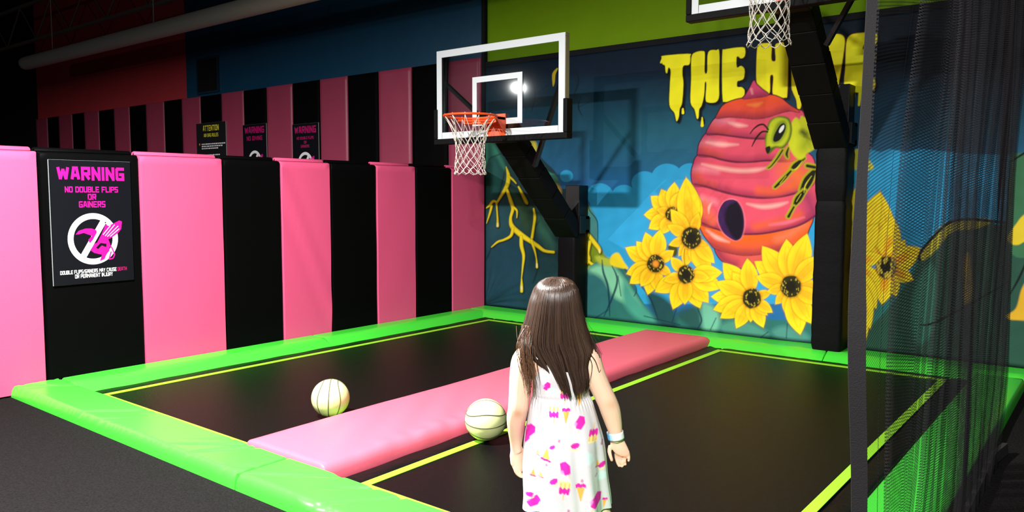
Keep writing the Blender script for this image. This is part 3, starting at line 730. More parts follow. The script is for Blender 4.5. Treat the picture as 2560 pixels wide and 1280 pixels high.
def stroke(pts, width, col, T=(0, 0, 1), soft=2.0, alpha=1.0, sm=True, clip=None):
    P = np.array(pts, float) / T[2] + np.array(T[:2])
    W = np.full(len(P), width / T[2]) if np.isscalar(width) else np.interp(np.linspace(0, 1, len(P)), np.linspace(0, 1, len(width)), width) / T[2]
    if sm and len(P) > 2:
        Q = smooth_poly(np.c_[P, W], closed=False, n=5); P, W = Q[:, :2], Q[:, 2]
    s_ = window(P, W.max() / 2 + soft + 1)
    if s_ is None: return
    d = seg_dist(U_[s_], V_[s_], P, W)
    m = np.clip(.5 - d / soft, 0, 1) * alpha
    if clip is not None: m = m * clip[s_]
    blend(s_, m, col)
# sky
t = np.clip((V_ - 60) / 420, 0, 1)[..., None]
def grad(t, stops):
    xs = [s_[0] for s_ in stops]; cs = np.array([C(*s_[1]) for s_ in stops])
    return np.stack([np.interp(t[..., 0], xs, cs[:, k]) for k in range(3)], -1)
ART[:] = grad(t, [(0, (8, 24, 40)), (.286, (9, 30, 50)), (.64, (28, 82, 106)), (.85, (36, 98, 140)), (1, (36, 108, 165))])
for cx, cy, r, a in ((1640, 340, 90, .3), (1700, 400, 60, .2)):
    stroke([(cx - r, cy + 10), (cx, cy), (cx + r, cy - 16)], r * .6, C(48, 128, 140), soft=r * 1.3, alpha=a)
for pts in ([(1436, 170), (1446, 200), (1436, 235)], [(1452, 240), (1446, 268), (1456, 290)], [(1446, 268), (1474, 255)], [(1325, 175), (1338, 235), (1328, 280)], [(1338, 238), (1380, 205)], [(1440, 205), (1432, 165)]):
    stroke(pts, [1, 4, 1], C(8, 22, 34), soft=3, alpha=.8)
# bright lower sky with scalloped cloud tops
LB = C(48, 163, 216)
for cx, cy, r in ((1416, 440, 15), (1500, 488, 30), (1560, 490, 28), (1612, 458, 30), (1668, 445, 36), (1725, 438, 30), (1590, 500, 30)):
    fill([(cx + r * 1.1 * math.cos(a), cy + r * math.sin(a)) for a in np.linspace(0, 6.28, 14)[:-1]], LB)
fill([(1475, 488), (1590, 486), (1600, 455), (1650, 440), (1760, 435), (2060, 420), (2140, 385), (2175, 372), (2200, 380), (2225, 372), (2262, 380), (2300, 372), (2360, 378), (2420, 385), (2700, 390), (2700, 760), (1475, 760)], LB, sm=False, soft=3)
stroke([(2120, 300), (2190, 340), (2260, 250)], 110, C(24, 66, 100), soft=40, alpha=.45)
# rocks at the left
Z5 = (1200, 340, 2.91)
fill([(1180, 345), (1215, 352), (1240, 350), (1310, 346), (1336, 352), (1352, 392), (1390, 432), (1402, 470), (1440, 470), (1462, 492), (1478, 528), (1492, 556), (1494, 622), (1500, 632), (1530, 650), (1562, 668), (1600, 745), (1640, 800), (1700, 900), (1180, 900)], C(30, 62, 68), soft=2.5)
fill([(20, 30), (90, 50), (150, 150), (185, 225), (190, 260), (160, 230), (110, 150), (60, 190), (20, 250)], C(64, 140, 110), T=Z5, soft=8)
fill([(340, 30), (400, 60), (420, 170), (480, 250), (555, 290), (560, 330), (500, 320), (440, 240), (380, 140)], C(78, 160, 140), T=Z5, soft=6)
fill([(370, 35), (405, 50), (412, 95), (395, 110), (375, 70)], C(225, 205, 60), T=Z5, soft=8)
fill([(500, 310), (560, 320), (585, 390), (575, 460), (540, 430), (510, 360)], C(70, 125, 85), T=Z5, soft=8)
fill([(560, 350), (590, 390), (585, 430), (568, 400)], C(215, 165, 60), T=Z5, soft=8)
fill([(735, 470), (790, 500), (850, 610), (855, 780), (800, 740), (770, 690), (755, 560)], C(70, 135, 132), T=Z5, soft=5)
fill([(735, 455), (770, 480), (795, 540), (750, 560), (735, 500)], C(115, 140, 60), T=Z5, soft=8)
fill([(735, 450), (752, 470), (748, 500), (735, 480)], C(215, 200, 40), T=Z5, soft=5)
stroke([(735, 452), (775, 485), (800, 545), (850, 612), (857, 690), (856, 790)], [3, 5, 6, 6, 5, 3], C(16, 44, 60), T=Z5)
fill([(740, 720), (790, 720), (890, 830), (905, 900), (870, 960), (735, 960)], C(120, 140, 30), T=Z5, soft=6)
fill([(60, 60), (180, 240), (160, 380), (60, 520), (40, 300)], C(38, 98, 92), T=Z5, soft=40, alpha=.8)
fill([(420, 560), (520, 700), (535, 850), (430, 720), (400, 640)], C(52, 100, 85), T=Z5, soft=20)
fill([(210, 400), (330, 450), (380, 560), (380, 700), (280, 650), (260, 560)], C(46, 74, 52), T=Z5, soft=30)
fill([(40, 520), (220, 520), (230, 700), (60, 800)], C(44, 88, 98), T=Z5, soft=50, alpha=.8)
fill([(40, 820), (300, 780), (330, 1230), (40, 1240)], C(32, 72, 92), T=Z5, soft=60, alpha=.8)
for pts in ([(50, 220), (70, 165), (110, 145), (160, 125)], [(185, 240), (160, 340), (130, 470)], [(45, 520), (60, 500), (95, 470)], [(80, 815), (60, 870), (45, 900)], [(430, 620), (405, 660), (385, 700)], [(425, 950), (405, 1020), (385, 1070)], [(280, 700), (150, 770)]):
    stroke(pts, [3, 8, 3], C(12, 30, 38), T=Z5, soft=5, alpha=.9)
for k, (a, b) in enumerate((((40, 1215), (300, 1070)), ((40, 1215), (330, 1130)), ((40, 1215), (330, 1195)))):
    stroke([a, ((a[0] + b[0]) / 2, (a[1] + b[1]) / 2 - 8), b], [2, 9, 2], C(16, 44, 50), T=Z5, soft=12, alpha=.6)  # shade of the vinyl creases at the lower left corner, painted as dark streaks
# yellow dripping vines
Y1, YD = C(240, 218, 38), C(60, 62, 14)
vines = [([(190, 225), (205, 290), (195, 360), (150, 440), (120, 490)], [6, 34, 38, 24, 16]), ([(205, 290), (240, 320), (262, 345)], [20, 16, 8]),
         ([(120, 490), (125, 560), (128, 610), (128, 655)], [14, 12, 16, 24]), ([(120, 480), (95, 475), (70, 505), (45, 525)], [20, 22, 22, 6]), ([(85, 510), (72, 560), (48, 635)], [20, 18, 4]),
         ([(195, 390), (225, 480), (238, 530), (222, 600), (235, 660), (300, 720), (360, 760), (420, 800), (470, 835), (535, 845)], [24, 34, 30, 26, 44, 50, 40, 36, 28, 26]),
         ([(245, 520), (268, 545), (268, 595)], [22, 16, 6]), ([(240, 670), (225, 725), (175, 755), (130, 770), (85, 808)], [30, 26, 20, 18, 8]),
         ([(300, 730), (302, 800), (318, 870), (312, 950), (305, 1020), (302, 1060)], [30, 34, 26, 16, 8, 6]), ([(305, 1040), (304, 1090), (304, 1130)], [6, 24, 26]),
         ([(280, 370), (310, 430), (335, 480), (345, 495)], [14, 26, 32, 6]), ([(390, 530), (398, 590), (390, 660), (378, 740)], [14, 24, 22, 24]),
         ([(375, 760), (400, 840), (412, 900), (415, 955)], [28, 16, 10, 20]), ([(770, 690), (820, 760), (865, 820), (872, 850)], [20, 40, 36, 14]),
         ([(800, 770), (785, 850), (790, 900), (760, 945)], [30, 26, 34, 20]), ([(785, 905), (820, 935), (885, 945)], [24, 26, 20]), ([(868, 880), (870, 900)], [14, 20])]
vines = [(a, [w_ * .8 for w_ in b]) for a, b in vines]
for pts, wd in vines: stroke([(x + 5, y + 4) for x, y in pts], [w_ + 8 for w_ in wd], C(20, 34, 26), T=Z5, soft=5, alpha=.85)
for pts, wd in vines:
    stroke(pts, wd, C(190, 165, 20), T=Z5, soft=2.2); stroke([(x - 1, y - 1) for x, y in pts], [w_ * .68 for w_ in wd], Y1, T=Z5, soft=3)
for x, y in ((128, 645), (303, 1105), (414, 940), (868, 835)): stroke([(x, y - 8), (x, y + 8)], 8, C(240, 235, 190), T=Z5, soft=4)
# lower right rocks
Z2 = (1540, 420, 2.91)
fill([(1500, 650), (1530, 652), (1562, 668), (1600, 745), (1640, 792), (1700, 790), (1760, 760), (1860, 790), (2000, 800), (2140, 770), (2260, 700), (2300, 640), (2400, 660), (2560, 640), (2700, 650), (2700, 1000), (1462, 900), (1462, 700)], C(46, 112, 108), soft=3)
for pts, c, a in (([(1475, 670), (1530, 665), (1580, 730), (1600, 770), (1540, 745), (1490, 700)], (130, 205, 165), 1), ([(1470, 690), (1510, 700), (1530, 760), (1500, 800), (1466, 790)], (46, 108, 112), 1),
                  ([(1560, 700), (1590, 745), (1640, 800), (1600, 800), (1560, 760)], (74, 160, 142), 1), ([(1690, 780), (1740, 770), (1750, 830), (1700, 800)], (40, 84, 84), .9), ([(1755, 760), (1790, 770), (1800, 810), (1775, 845), (1758, 820)], (122, 200, 172), .9),
                  ([(1800, 815), (1850, 800), (1920, 830), (1900, 850), (1830, 850)], (90, 160, 145), .8), ([(1930, 830), (1960, 815), (2010, 830), (2020, 850), (1960, 860)], (84, 150, 140), .8), ([(1620, 730), (1680, 760), (1690, 830), (1640, 800)], (34, 78, 84), 1)):
    fill(pts, C(*c), soft=14, alpha=a)
fill([(1490, 640), (1540, 650), (1562, 668), (1540, 668), (1500, 660)], C(175, 190, 60), soft=8)
fill([(1528, 640), (1545, 632), (1560, 655), (1570, 672), (1545, 668), (1526, 660)], C(240, 215, 40), soft=4)
for pts, w0 in (([(1505, 650), (1508, 680), (1520, 720), (1524, 790)], 5), ([(1530, 665), (1543, 700), (1530, 745), (1510, 790)], 5), ([(1545, 690), (1552, 740)], 3), ([(1562, 672), (1590, 720), (1585, 740)], 3), ([(1590, 700), (1625, 745), (1645, 800)], 4), ([(1700, 745), (1680, 805)], 3), ([(1744, 770), (1754, 800), (1745, 820)], 4), ([(1790, 795), (1776, 825)], 4), ([(1968, 810), (1966, 845)], 3), ([(1920, 830), (1900, 845)], 3), ([(1480, 800), (1520, 775)], 3), ([(1610, 790), (1700, 812)], 2)):
    stroke(pts, [2] + [w0] * (len(pts) - 2) + [2], C(14, 48, 72), soft=3, alpha=.9)
# right rocks (behind the net)
fill([(2285, 680), (2298, 635), (2335, 585), (2370, 556), (2420, 548), (2470, 552), (2520, 560), (2720, 500), (2720, 1000), (2150, 1000), (2150, 860), (2230, 760)], C(44, 84, 70), soft=3)
fill([(2300, 640), (2340, 580), (2375, 553), (2440, 545), (2480, 552), (2440, 572), (2380, 580), (2340, 625), (2310, 650)], C(190, 180, 50), soft=6)
stroke([(2300, 650), (2300, 632), (2340, 585), (2375, 556), (2420, 548), (2480, 553), (2540, 560)], 7, C(16, 22, 20))
fill([(2300, 690), (2330, 660), (2342, 730), (2330, 830), (2290, 860), (2280, 760)], C(60, 122, 104), soft=12)
fill([(2410, 650), (2425, 640), (2430, 740), (2412, 760)], C(200, 170, 40), soft=8)
fill([(2525, 400), (2560, 380), (2720, 330), (2720, 620), (2600, 640), (2522, 620)], C(62, 118, 82), soft=4)
fill([(2520, 590), (2540, 560), (2562, 535), (2620, 500), (2620, 590), (2570, 600), (2545, 612), (2525, 608)], C(232, 205, 50), soft=4)
fill([(2515, 790), (2540, 770), (2555, 720), (2580, 690), (2640, 680), (2640, 790), (2540, 800)], C(225, 175, 45), soft=5)
for pts in ([(2525, 735), (2550, 690), (2580, 620)], [(2300, 812), (2340, 805), (2460, 740), (2520, 705)], [(2525, 405), (2560, 383)]): stroke(pts, [3, 6] + [4] * (len(pts) - 2), C(14, 24, 28), soft=3)
# title lettering, black drop shadow then yellow
Z6 = (1600, 0, 3.047)
letters = {
    'T': [(165, 440), (182, 424), (370, 410), (382, 430), (375, 490), (330, 502), (322, 560), (330, 640), (320, 780), (302, 830), (295, 890), (278, 922), (262, 860), (225, 800), (228, 640), (234, 540), (216, 515), (206, 556), (195, 545), (190, 500), (170, 485)],
    'H': [(392, 440), (420, 400), (480, 390), (494, 415), (492, 545), (512, 545), (520, 400), (580, 382), (604, 402), (602, 640), (600, 740), (575, 778), (520, 780), (500, 755), (506, 640), (494, 630), (488, 720), (470, 800), (450, 835), (445, 895), (432, 900), (416, 835), (385, 775), (390, 600)],
    'E': [(628, 400), (650, 376), (780, 360), (802, 385), (796, 430), (770, 445), (748, 430), (736, 440), (738, 512), (770, 502), (796, 530), (790, 595), (764, 612), (742, 620), (740, 660), (775, 665), (796, 690), (790, 740), (770, 772), (650, 776), (630, 755), (625, 600)],
    'H2': [(894, 370), (920, 335), (985, 330), (1002, 350), (1000, 450), (1020, 468), (1034, 450), (1030, 350), (1060, 328), (1120, 325), (1128, 345), (1122, 700), (1105, 742), (1060, 738), (1020, 725), (1010, 690), (1016, 590), (1004, 568), (990, 590), (988, 700), (960, 718), (925, 690), (888, 620)],
    'I': [(1158, 345), (1180, 325), (1240, 320), (1255, 345), (1255, 690), (1240, 730), (1222, 822), (1200, 826), (1190, 760), (1165, 700), (1155, 640)],
    'V': [(1290, 310), (1320, 290), (1380, 292), (1410, 400), (1430, 470), (1440, 300), (1475, 264), (1530, 264), (1558, 300), (1550, 400), (1525, 560), (1505, 660), (1480, 690), (1420, 690), (1370, 640), (1320, 460)],
    'E2': [(1572, 330), (1602, 268), (1690, 250), (1780, 246), (1805, 270), (1795, 335), (1750, 350), (1708, 335), (1698, 375), (1745, 380), (1785, 410), (1780, 470), (1720, 490), (1700, 540), (1745, 590), (1785, 600), (1788, 665), (1750, 700), (1690, 705), (1640, 700), (1560, 672), (1565, 500)]}
K = C(10, 12, 14)
for n_, p in letters.items():
    for q in range(3): fill([(x + 9 * q, y + 7 * q) for x, y in p], K, T=Z6, soft=5, grow=2.2)
stroke([(475, 890), (480, 920), (474, 950)], [16, 30, 34], K, T=Z6); stroke([(328, 825), (328, 860)], 34, K, T=Z6)
for n_, p in letters.items():
    fill(p, C(200, 110, 20), T=Z6, soft=1.5, grow=.9, alpha=.8 if n_ in ('H2', 'I', 'V', 'E2') else .0); fill(p, C(255, 248, 34), T=Z6, soft=2.2)
for pts, wd in (([(473, 895), (473, 925), (473, 955)], [8, 16, 24]), ([(326, 830), (327, 860)], [14, 20]), ([(1680, 690), (1672, 760), (1668, 800)], [30, 20, 16]), ([(1625, 690), (1630, 740)], [26, 12])): stroke(pts, wd, C(255, 248, 34), T=Z6)
stroke([(172, 440), (160, 475)], [10, 14], C(255, 248, 34), T=Z6)
# beehive: stacked lobes from the bottom up
Z1 = (1680, 200, 2.667)
PK, OR, PU = C(232, 84, 108), C(240, 100, 32), C(82, 18, 60)
lobes = [
    ([(290, 1110), (320, 1190), (400, 1238), (480, 1255), (640, 1240), (800, 1180), (870, 1060), (600, 1090), (400, 1110)], C(226, 92, 84), [(300, 1125), (340, 1190), (420, 1230)], None, None),
    ([(185, 940), (205, 1020), (260, 1095), (290, 1122), (380, 1152), (500, 1168), (640, 1152), (760, 1120), (870, 1060), (910, 1000), (912, 900), (560, 960), (300, 950)], OR, [(250, 1090), (380, 1148), (500, 1164), (640, 1148), (760, 1118)], [(230, 1000), (300, 1050), (380, 1080)], [(700, 1060), (800, 1020), (880, 960)]),
    ([(150, 690), (122, 770), (125, 840), (160, 920), (190, 962), (290, 992), (400, 1022), (560, 1028), (700, 1008), (850, 968), (955, 900), (970, 800), (945, 660), (700, 740), (400, 730)], PK, [(180, 945), (290, 990), (400, 1020), (560, 1026), (700, 1006), (850, 966), (950, 905)], [(500, 825), (600, 845), (700, 835), (770, 815)], [(560, 975), (700, 950), (850, 900)]),
    ([(180, 500), (140, 570), (130, 640), (148, 702), (220, 712), (320, 742), (420, 767), (560, 787), (700, 782), (820, 757), (910, 720), (950, 680), (960, 600), (880, 480), (500, 520), (320, 505)], PK, [(150, 695), (220, 708), (320, 738), (420, 763), (560, 783), (700, 778), (820, 753), (940, 690)], [(200, 560), (330, 590), (450, 605), (560, 600), (630, 585)], [(580, 735), (700, 740), (830, 690)]),
    ([(235, 355), (190, 410), (175, 460), (180, 506), (260, 512), (330, 532), (420, 547), (520, 547), (640, 537), (760, 545), (880, 510), (900, 420), (800, 340), (500, 380), (330, 355)], PK, [(180, 500), (260, 510), (330, 530), (420, 545), (520, 546), (640, 536), (760, 540)], [(230, 415), (330, 430), (440, 430)], None),
    ([(300, 248), (255, 300), (232, 362), (300, 362), (380, 372), (500, 387), (600, 392), (720, 385), (850, 350), (880, 280), (850, 200), (640, 235), (480, 245), (380, 238)], PK, [(235, 360), (300, 361), (380, 371), (500, 386), (600, 390), (720, 383)], [(380, 285), (440, 300), (500, 305)], None),
    ([(475, 122), (400, 140), (340, 170), (305, 225), (298, 254), (380, 246), (480, 252), (560, 258), (640, 246), (700, 226), (780, 205), (850, 212), (780, 165), (720, 118), (640, 100)], C(240, 84, 46), [(300, 252), (380, 245), (480, 251), (560, 256), (640, 245), (700, 226), (780, 205)], [(505, 165), (560, 165), (600, 150)], None),
    ([(545, 4), (520, 50), (492, 98), (475, 124), (540, 118), (640, 100), (600, 62), (565, 30)], C(226, 76, 120), [(478, 122), (540, 118), (640, 100)], [(528, 60), (535, 90)], None)]
for i, (p, c, low, hi, orr) in enumerate(lobes): fill(p, C(46, 14, 40), T=Z1, soft=3, grow=2.6)
for i, (p, c, low, hi, orr) in enumerate(lobes):
    fill(p, C(60, 16, 48), T=Z1, soft=3, grow=1.6); fill(p, c, T=Z1, soft=2.4); mk = mask_of(p, T=Z1)
    P = np.array(p, float); x0 = P[:, 0].min(); y0, y1 = P[:, 1].min(), P[:, 1].max()
    if i in (2, 3, 4, 5):
        ym = np.array(low)[:, 1]
        stroke([(x0 + 28, y1 - .55 * (y1 - y0)), (x0 + 60, ym[0] - 10), (x0 + 150, ym[1] - 6)], [50, 56, 26], OR, T=Z1, soft=22, alpha=.85, clip=mk)
        stroke([(x0 + 14, y1 - .62 * (y1 - y0)), (x0 + 70, y0 + .36 * (y1 - y0)), (x0 + 170, y0 + .42 * (y1 - y0))], [30, 40, 24], C(250, 150, 165), T=Z1, soft=18, alpha=.75, clip=mk)
    stroke(low, 60, C(206, 60, 96), T=Z1, soft=50, alpha=.6, clip=mk); stroke(low, 38, PU, T=Z1, soft=26, alpha=.72, clip=mk)
    if i in (2, 3, 4, 5): stroke([P[0], P[1], P[2]], 34, C(128, 36, 96), T=Z1, soft=40, alpha=.65, clip=mk); stroke(low, 7, C(64, 14, 50), T=Z1, soft=5, alpha=.9)
    if hi: stroke(hi, [6] + [26] * (len(hi) - 2) + [5], C(255, 188, 178) if i != 6 else C(250, 140, 70), T=Z1, soft=8, alpha=.85, clip=mk)
    if orr: stroke(orr, 44, OR if i in (2, 3) else C(238, 130, 90), T=Z1, soft=20, alpha=.85, clip=mk)
hv = mask_of(lobes[3][0], T=Z1); stroke([(780, 600), (860, 640), (920, 660)], 120, C(244, 120, 36), T=Z1, soft=50, alpha=.9, clip=hv)
hv = mask_of(lobes[2][0], T=Z1); stroke([(215, 830), (240, 890), (270, 930)], 50, C(246, 120, 60), T=Z1, soft=26, alpha=.8, clip=hv); stroke([(900, 780), (935, 860)], 60, C(120, 40, 96), T=Z1, soft=40, alpha=.8, clip=hv)
stroke([(262, 820), (246, 850), (244, 890)], [4, 14, 4], C(255, 190, 180), T=Z1, soft=5)
stroke([(650, 965), (760, 950), (880, 915)], [6, 18, 4], C(246, 120, 150), T=Z1, soft=8)
fill([(395, 795), (345, 815), (312, 880), (312, 950), (345, 1020), (400, 1060), (435, 1066), (465, 1040), (482, 960), (470, 870), (435, 810)], C(250, 130, 150), T=Z1, soft=5, grow=2.5, alpha=.8)
fill([(395, 797), (345, 815), (310, 880), (310, 950), (345, 1020), (400, 1062), (435, 1068), (465, 1040), (480, 960), (468, 870), (435, 812)], C(62, 32, 84), T=Z1)
fill([(420, 812), (365, 850), (352, 930), (380, 1010), (415, 1058), (440, 1064), (465, 1036), (478, 960), (466, 872), (440, 818)], C(20, 12, 30), T=Z1, soft=8)
# bee on the hive
YG, DK = C(206, 214, 34), C(22, 26, 10)
for pts, wd in (([(880, 520), (820, 570), (790, 605)], [14, 34, 14]), ([(790, 605), (740, 660), (685, 712)], [12, 20, 14]), ([(950, 600), (905, 670), (870, 735)], [24, 60, 40]), ([(880, 740), (840, 790), (810, 838)], [20, 40, 14]), ([(810, 845), (790, 880), (775, 908)], [12, 14, 18]), ([(735, 465), (700, 520), (660, 570), (640, 585)], [10, 10, 8, 6]), ([(775, 450), (762, 490), (770, 515)], [8, 16, 6]), ([(900, 570), (950, 580)], [20, 20])):
    stroke(pts, [w_ + 22 for w_ in wd], C(170, 170, 24), T=Z1, soft=4); stroke([(x + 2, y + 2) for x, y in pts], wd, DK, T=Z1, soft=3)
for pts in ([(870, 540), (830, 590), (800, 600)], [(930, 640), (890, 700), (880, 750)], [(860, 760), (830, 810)], [(760, 640), (720, 690)]): stroke(pts, [2, 7, 2], C(225, 220, 50), T=Z1, soft=3)
fill([(800, 280), (825, 250), (850, 262), (862, 240), (890, 250), (930, 262), (960, 300), (975, 380), (960, 450), (900, 490), (880, 520), (850, 530), (810, 500), (780, 440), (772, 380), (786, 320)], YG, T=Z1, soft=5)
stroke([(880, 360), (900, 390), (880, 440)], [40, 60, 40], C(96, 130, 14), T=Z1, soft=34, alpha=.7); stroke([(868, 345), (888, 362)], 26, C(30, 44, 8), T=Z1, soft=14); stroke([(885, 372), (940, 405)], [14, 8], C(120, 120, 20), T=Z1, soft=8)
fill([(690, 250), (650, 280), (632, 340), (622, 400), (630, 460), (645, 490), (690, 450), (740, 450), (780, 400), (796, 330), (780, 262), (735, 244)], C(80, 104, 14), T=Z1, soft=4, grow=1.5)
fill([(690, 254), (655, 285), (638, 340), (628, 400), (634, 450), (690, 440), (735, 440), (772, 395), (786, 330), (772, 270), (735, 252)], C(190, 205, 34), T=Z1, soft=6)
fill([(735, 268), (700, 290), (670, 350), (662, 400), (680, 425), (720, 410), (755, 360), (768, 310), (758, 276)], C(130, 150, 24), T=Z1, soft=8)
fill([(742, 288), (715, 305), (684, 360), (674, 400), (688, 412), (720, 396), (750, 345), (758, 305)], C(12, 14, 10), T=Z1)
fill([(742, 300), (722, 318), (712, 345), (722, 352), (742, 330), (748, 308)], C(235, 240, 235), T=Z1)
fill([(622, 455), (650, 440), (655, 462), (636, 492)], C(30, 30, 12), T=Z1)
for pts in ([(640, 330), (612, 298), (580, 300), (545, 325), (520, 358)], [(636, 345), (600, 345), (566, 380), (545, 415), (533, 442)]): stroke(pts, [12, 12, 12, 9, 6], C(44, 26, 14), T=Z1)
# bee wing and body tip right of the post
fill([(2135, 380), (2150, 375), (2182, 412), (2178, 425), (2150, 425), (2135, 420)], C(206, 205, 60), soft=4)
# sunflowers
def flower(cx, cy, R, tips, T, wide=.24, ring=None):
    for (tx, ty) in tips:
        c, t_ = np.array([cx, cy], float), np.array([tx, ty], float); d = t_ - c; L = np.linalg.norm(d); d /= L; n = np.array([-d[1], d[0]])
        half = [(.12, .10), (.3, .72), (.5, 1.0), (.7, .88), (.87, .48), (1.0, .03)]; wl = min(wide * L, R * 1.15)
        P = [c + d * L * s_ + n * wl * h_ for s_, h_ in half] + [c + d * L * s_ - n * wl * h_ for s_, h_ in half[::-1]]
        fill(P, C(160, 100, 14), T=T, soft=6, grow=1.6, alpha=.55); fill(P, C(250, 222, 34), T=T, soft=2.2)
        mk = mask_of(P, T=T)
        stroke([c + d * R * .5, c + d * (R + (L - R) * .45)], [R * 1.2, R * .4], C(242, 158, 26), T=T, soft=R * .5, alpha=.9, clip=mk)
        for o_ in (-.35, .3): stroke([c + d * R * .9 + n * wl * o_ * .7, c + d * L * .6 + n * wl * o_, c + d * L * .85 + n * wl * o_ * .4], [2, 4, 1], C(226, 150, 24), T=T, soft=4, alpha=.55)
    g = np.random.default_rng(int(cx)); th = np.linspace(0, 6.28, 19)[:-1]
    fill([(cx + R * 1.12 * math.cos(a), cy + R * 1.2 * math.sin(a)) for a in th], C(150, 96, 14), T=T, soft=8, alpha=.7)
    fill([(cx + R * (1 + g.uniform(-.06, .06)) * math.cos(a), cy + R * 1.1 * (1 + g.uniform(-.06, .06)) * math.sin(a)) for a in th], C(48, 46, 16), T=T, soft=3)
    fill([(cx + .55 * R * math.cos(a), cy + .6 * R * math.sin(a)) for a in th], C(28, 26, 12), T=T, soft=8) if ring is None else fill([(cx + .38 * R * math.cos(a), cy + .42 * R * math.sin(a)) for a in th], C(222, 140, 40), T=T, soft=6)
    for k in range(26):
        a, r = g.uniform(0, 6.28), R * g.uniform(.55, .95); x, y = cx + r * math.cos(a), cy + r * 1.08 * math.sin(a)
        stroke([(x, y - 3), (x + 1.5, y + 4)], 5, C(206, 180, 60), T=T, soft=1.6, alpha=.9)
fill([(380, 560), (440, 560), (450, 620), (420, 650), (380, 600)], C(60, 70, 20), T=Z2, soft=8)
flower(408, 335, 48, [(205, 340), (255, 205), (330, 155), (425, 105), (480, 170), (240, 440), (330, 480), (300, 300)], Z2, .28)
flower(548, 510, 72, [(560, 140), (510, 70), (600, 330), (400, 300), (375, 415), (385, 560), (700, 620), (455, 640), (500, 720), (590, 720), (680, 790), (715, 690), (660, 560)], Z2, .20)
flower(288, 697, 60, [(70, 580), (150, 535), (215, 470), (320, 450), (75, 770), (100, 840), (230, 920), (300, 900), (420, 600), (400, 780), (180, 860)], Z2, .24, ring=1)
flower(508, 775, 60, [(285, 900), (415, 1025), (400, 650), (612, 1018), (672, 978), (770, 870), (770, 760), (680, 800), (500, 990), (350, 820)], Z2, .24)
stroke([(500, 590), (495, 650), (505, 715)], [6, 5, 4], C(120, 80, 12), T=Z2, soft=3)
flower(988, 947, 66, [(780, 690), (850, 760), (955, 660), (695, 935), (730, 830), (710, 1030), (760, 1090), (875, 1165), (980, 1120), (1072, 1160), (1100, 1070), (1138, 1050), (1130, 900)], Z2, .22)
flower(1272, 862, 72, [(1010, 680), (1065, 570), (1240, 520), (1390, 480), (1020, 790), (1100, 900), (1160, 990), (1240, 1070), (1340, 1210), (1420, 1130), (1500, 860), (1490, 640), (1500, 980)], Z2, .22)
Z0 = (0, 0, 1)
flower(2215, 668, 25, [(2140, 590), (2165, 520), (2200, 480), (2230, 540), (2262, 600), (2290, 650), (2282, 700), (2240, 740), (2205, 760), (2150, 720), (2300, 620)], Z0, .26)
flower(2120, 660, 26, [(2140, 470), (2200, 480), (2195, 560), (2205, 640), (2200, 700), (2190, 770), (2160, 860), (2140, 860), (2175, 820), (2100, 560), (2060, 640), (2060, 720), (2100, 780)], Z0, .22)
# yellow drip near the first backboard
stroke([(1393, 172), (1385, 185), (1384, 205), (1383, 215)], [4, 8, 6, 2], C(222, 190, 30))
stroke([(1210, 160), (2700, 0)], 1, C(8, 12, 20), soft=3, alpha=.6, sm=False)
# dark hem along the bottom, faint mottling from the print
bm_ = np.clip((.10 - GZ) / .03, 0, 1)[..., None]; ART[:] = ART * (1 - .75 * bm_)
ART *= (1 + .05 * np.sin(GX * 23 + 3 * np.sin(GZ * 9)) * np.sin(GZ * 17 + 2 * np.sin(GX * 7)))[..., None].astype(np.float32)
# padding relief: creases fanning out of the lower left corner, soft quilting between wall fixings
ang = np.arctan2(GZ - .07, GX + .01); rad = np.hypot(GX, GZ - .07)
relief = .006 * np.sin(ang * 26) * np.exp(-((rad - .22) / .22) ** 2) + .0025 * np.sin(GX * 2.6) * np.sin(GZ * 2.3 + 1)
edge = np.clip(np.minimum(GX - MX0, np.minimum(GZ - MZ0, MZ1 - GZ)) / .03, 0, 1)
nz_, nx_ = GX.shape
co = np.stack([GX, .012 - (.012 * np.sqrt(1 - (1 - edge) ** 2)) - relief * edge, GZ], -1).reshape(-1, 3).astype(np.float32)
idx = np.arange(nz_ * nx_).reshape(nz_, nx_)
quads = np.stack([idx[:-1, :-1], idx[:-1, 1:], idx[1:, 1:], idx[1:, :-1]], -1).reshape(-1, 4)
me = bpy.data.meshes.new('wall_mural'); nv, nf = len(co), len(quads)
me.vertices.add(nv); me.vertices.foreach_set('co', co.ravel()); me.loops.add(nf * 4); me.loops.foreach_set('vertex_index', quads.ravel().astype(np.int32))
me.polygons.add(nf); me.polygons.foreach_set('loop_start', np.arange(0, nf * 4, 4, dtype=np.int32)); me.polygons.foreach_set('loop_total', np.full(nf, 4, np.int32))
me.update(calc_edges=True); me.polygons.foreach_set('use_smooth', np.ones(nf, bool))
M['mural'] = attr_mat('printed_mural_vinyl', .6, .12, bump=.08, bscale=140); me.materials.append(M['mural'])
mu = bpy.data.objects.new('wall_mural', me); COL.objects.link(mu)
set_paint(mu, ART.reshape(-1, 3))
sol = MB().box((MX0 + .003, .0125, MZ0 + .002), (MX1, .05, MZ1 - .002)).obj('backing', M['wall_black'], mu)
tag(mu, 'large painted mural of a pink beehive, bee, sunflowers and dripping yellow title', 'mural')
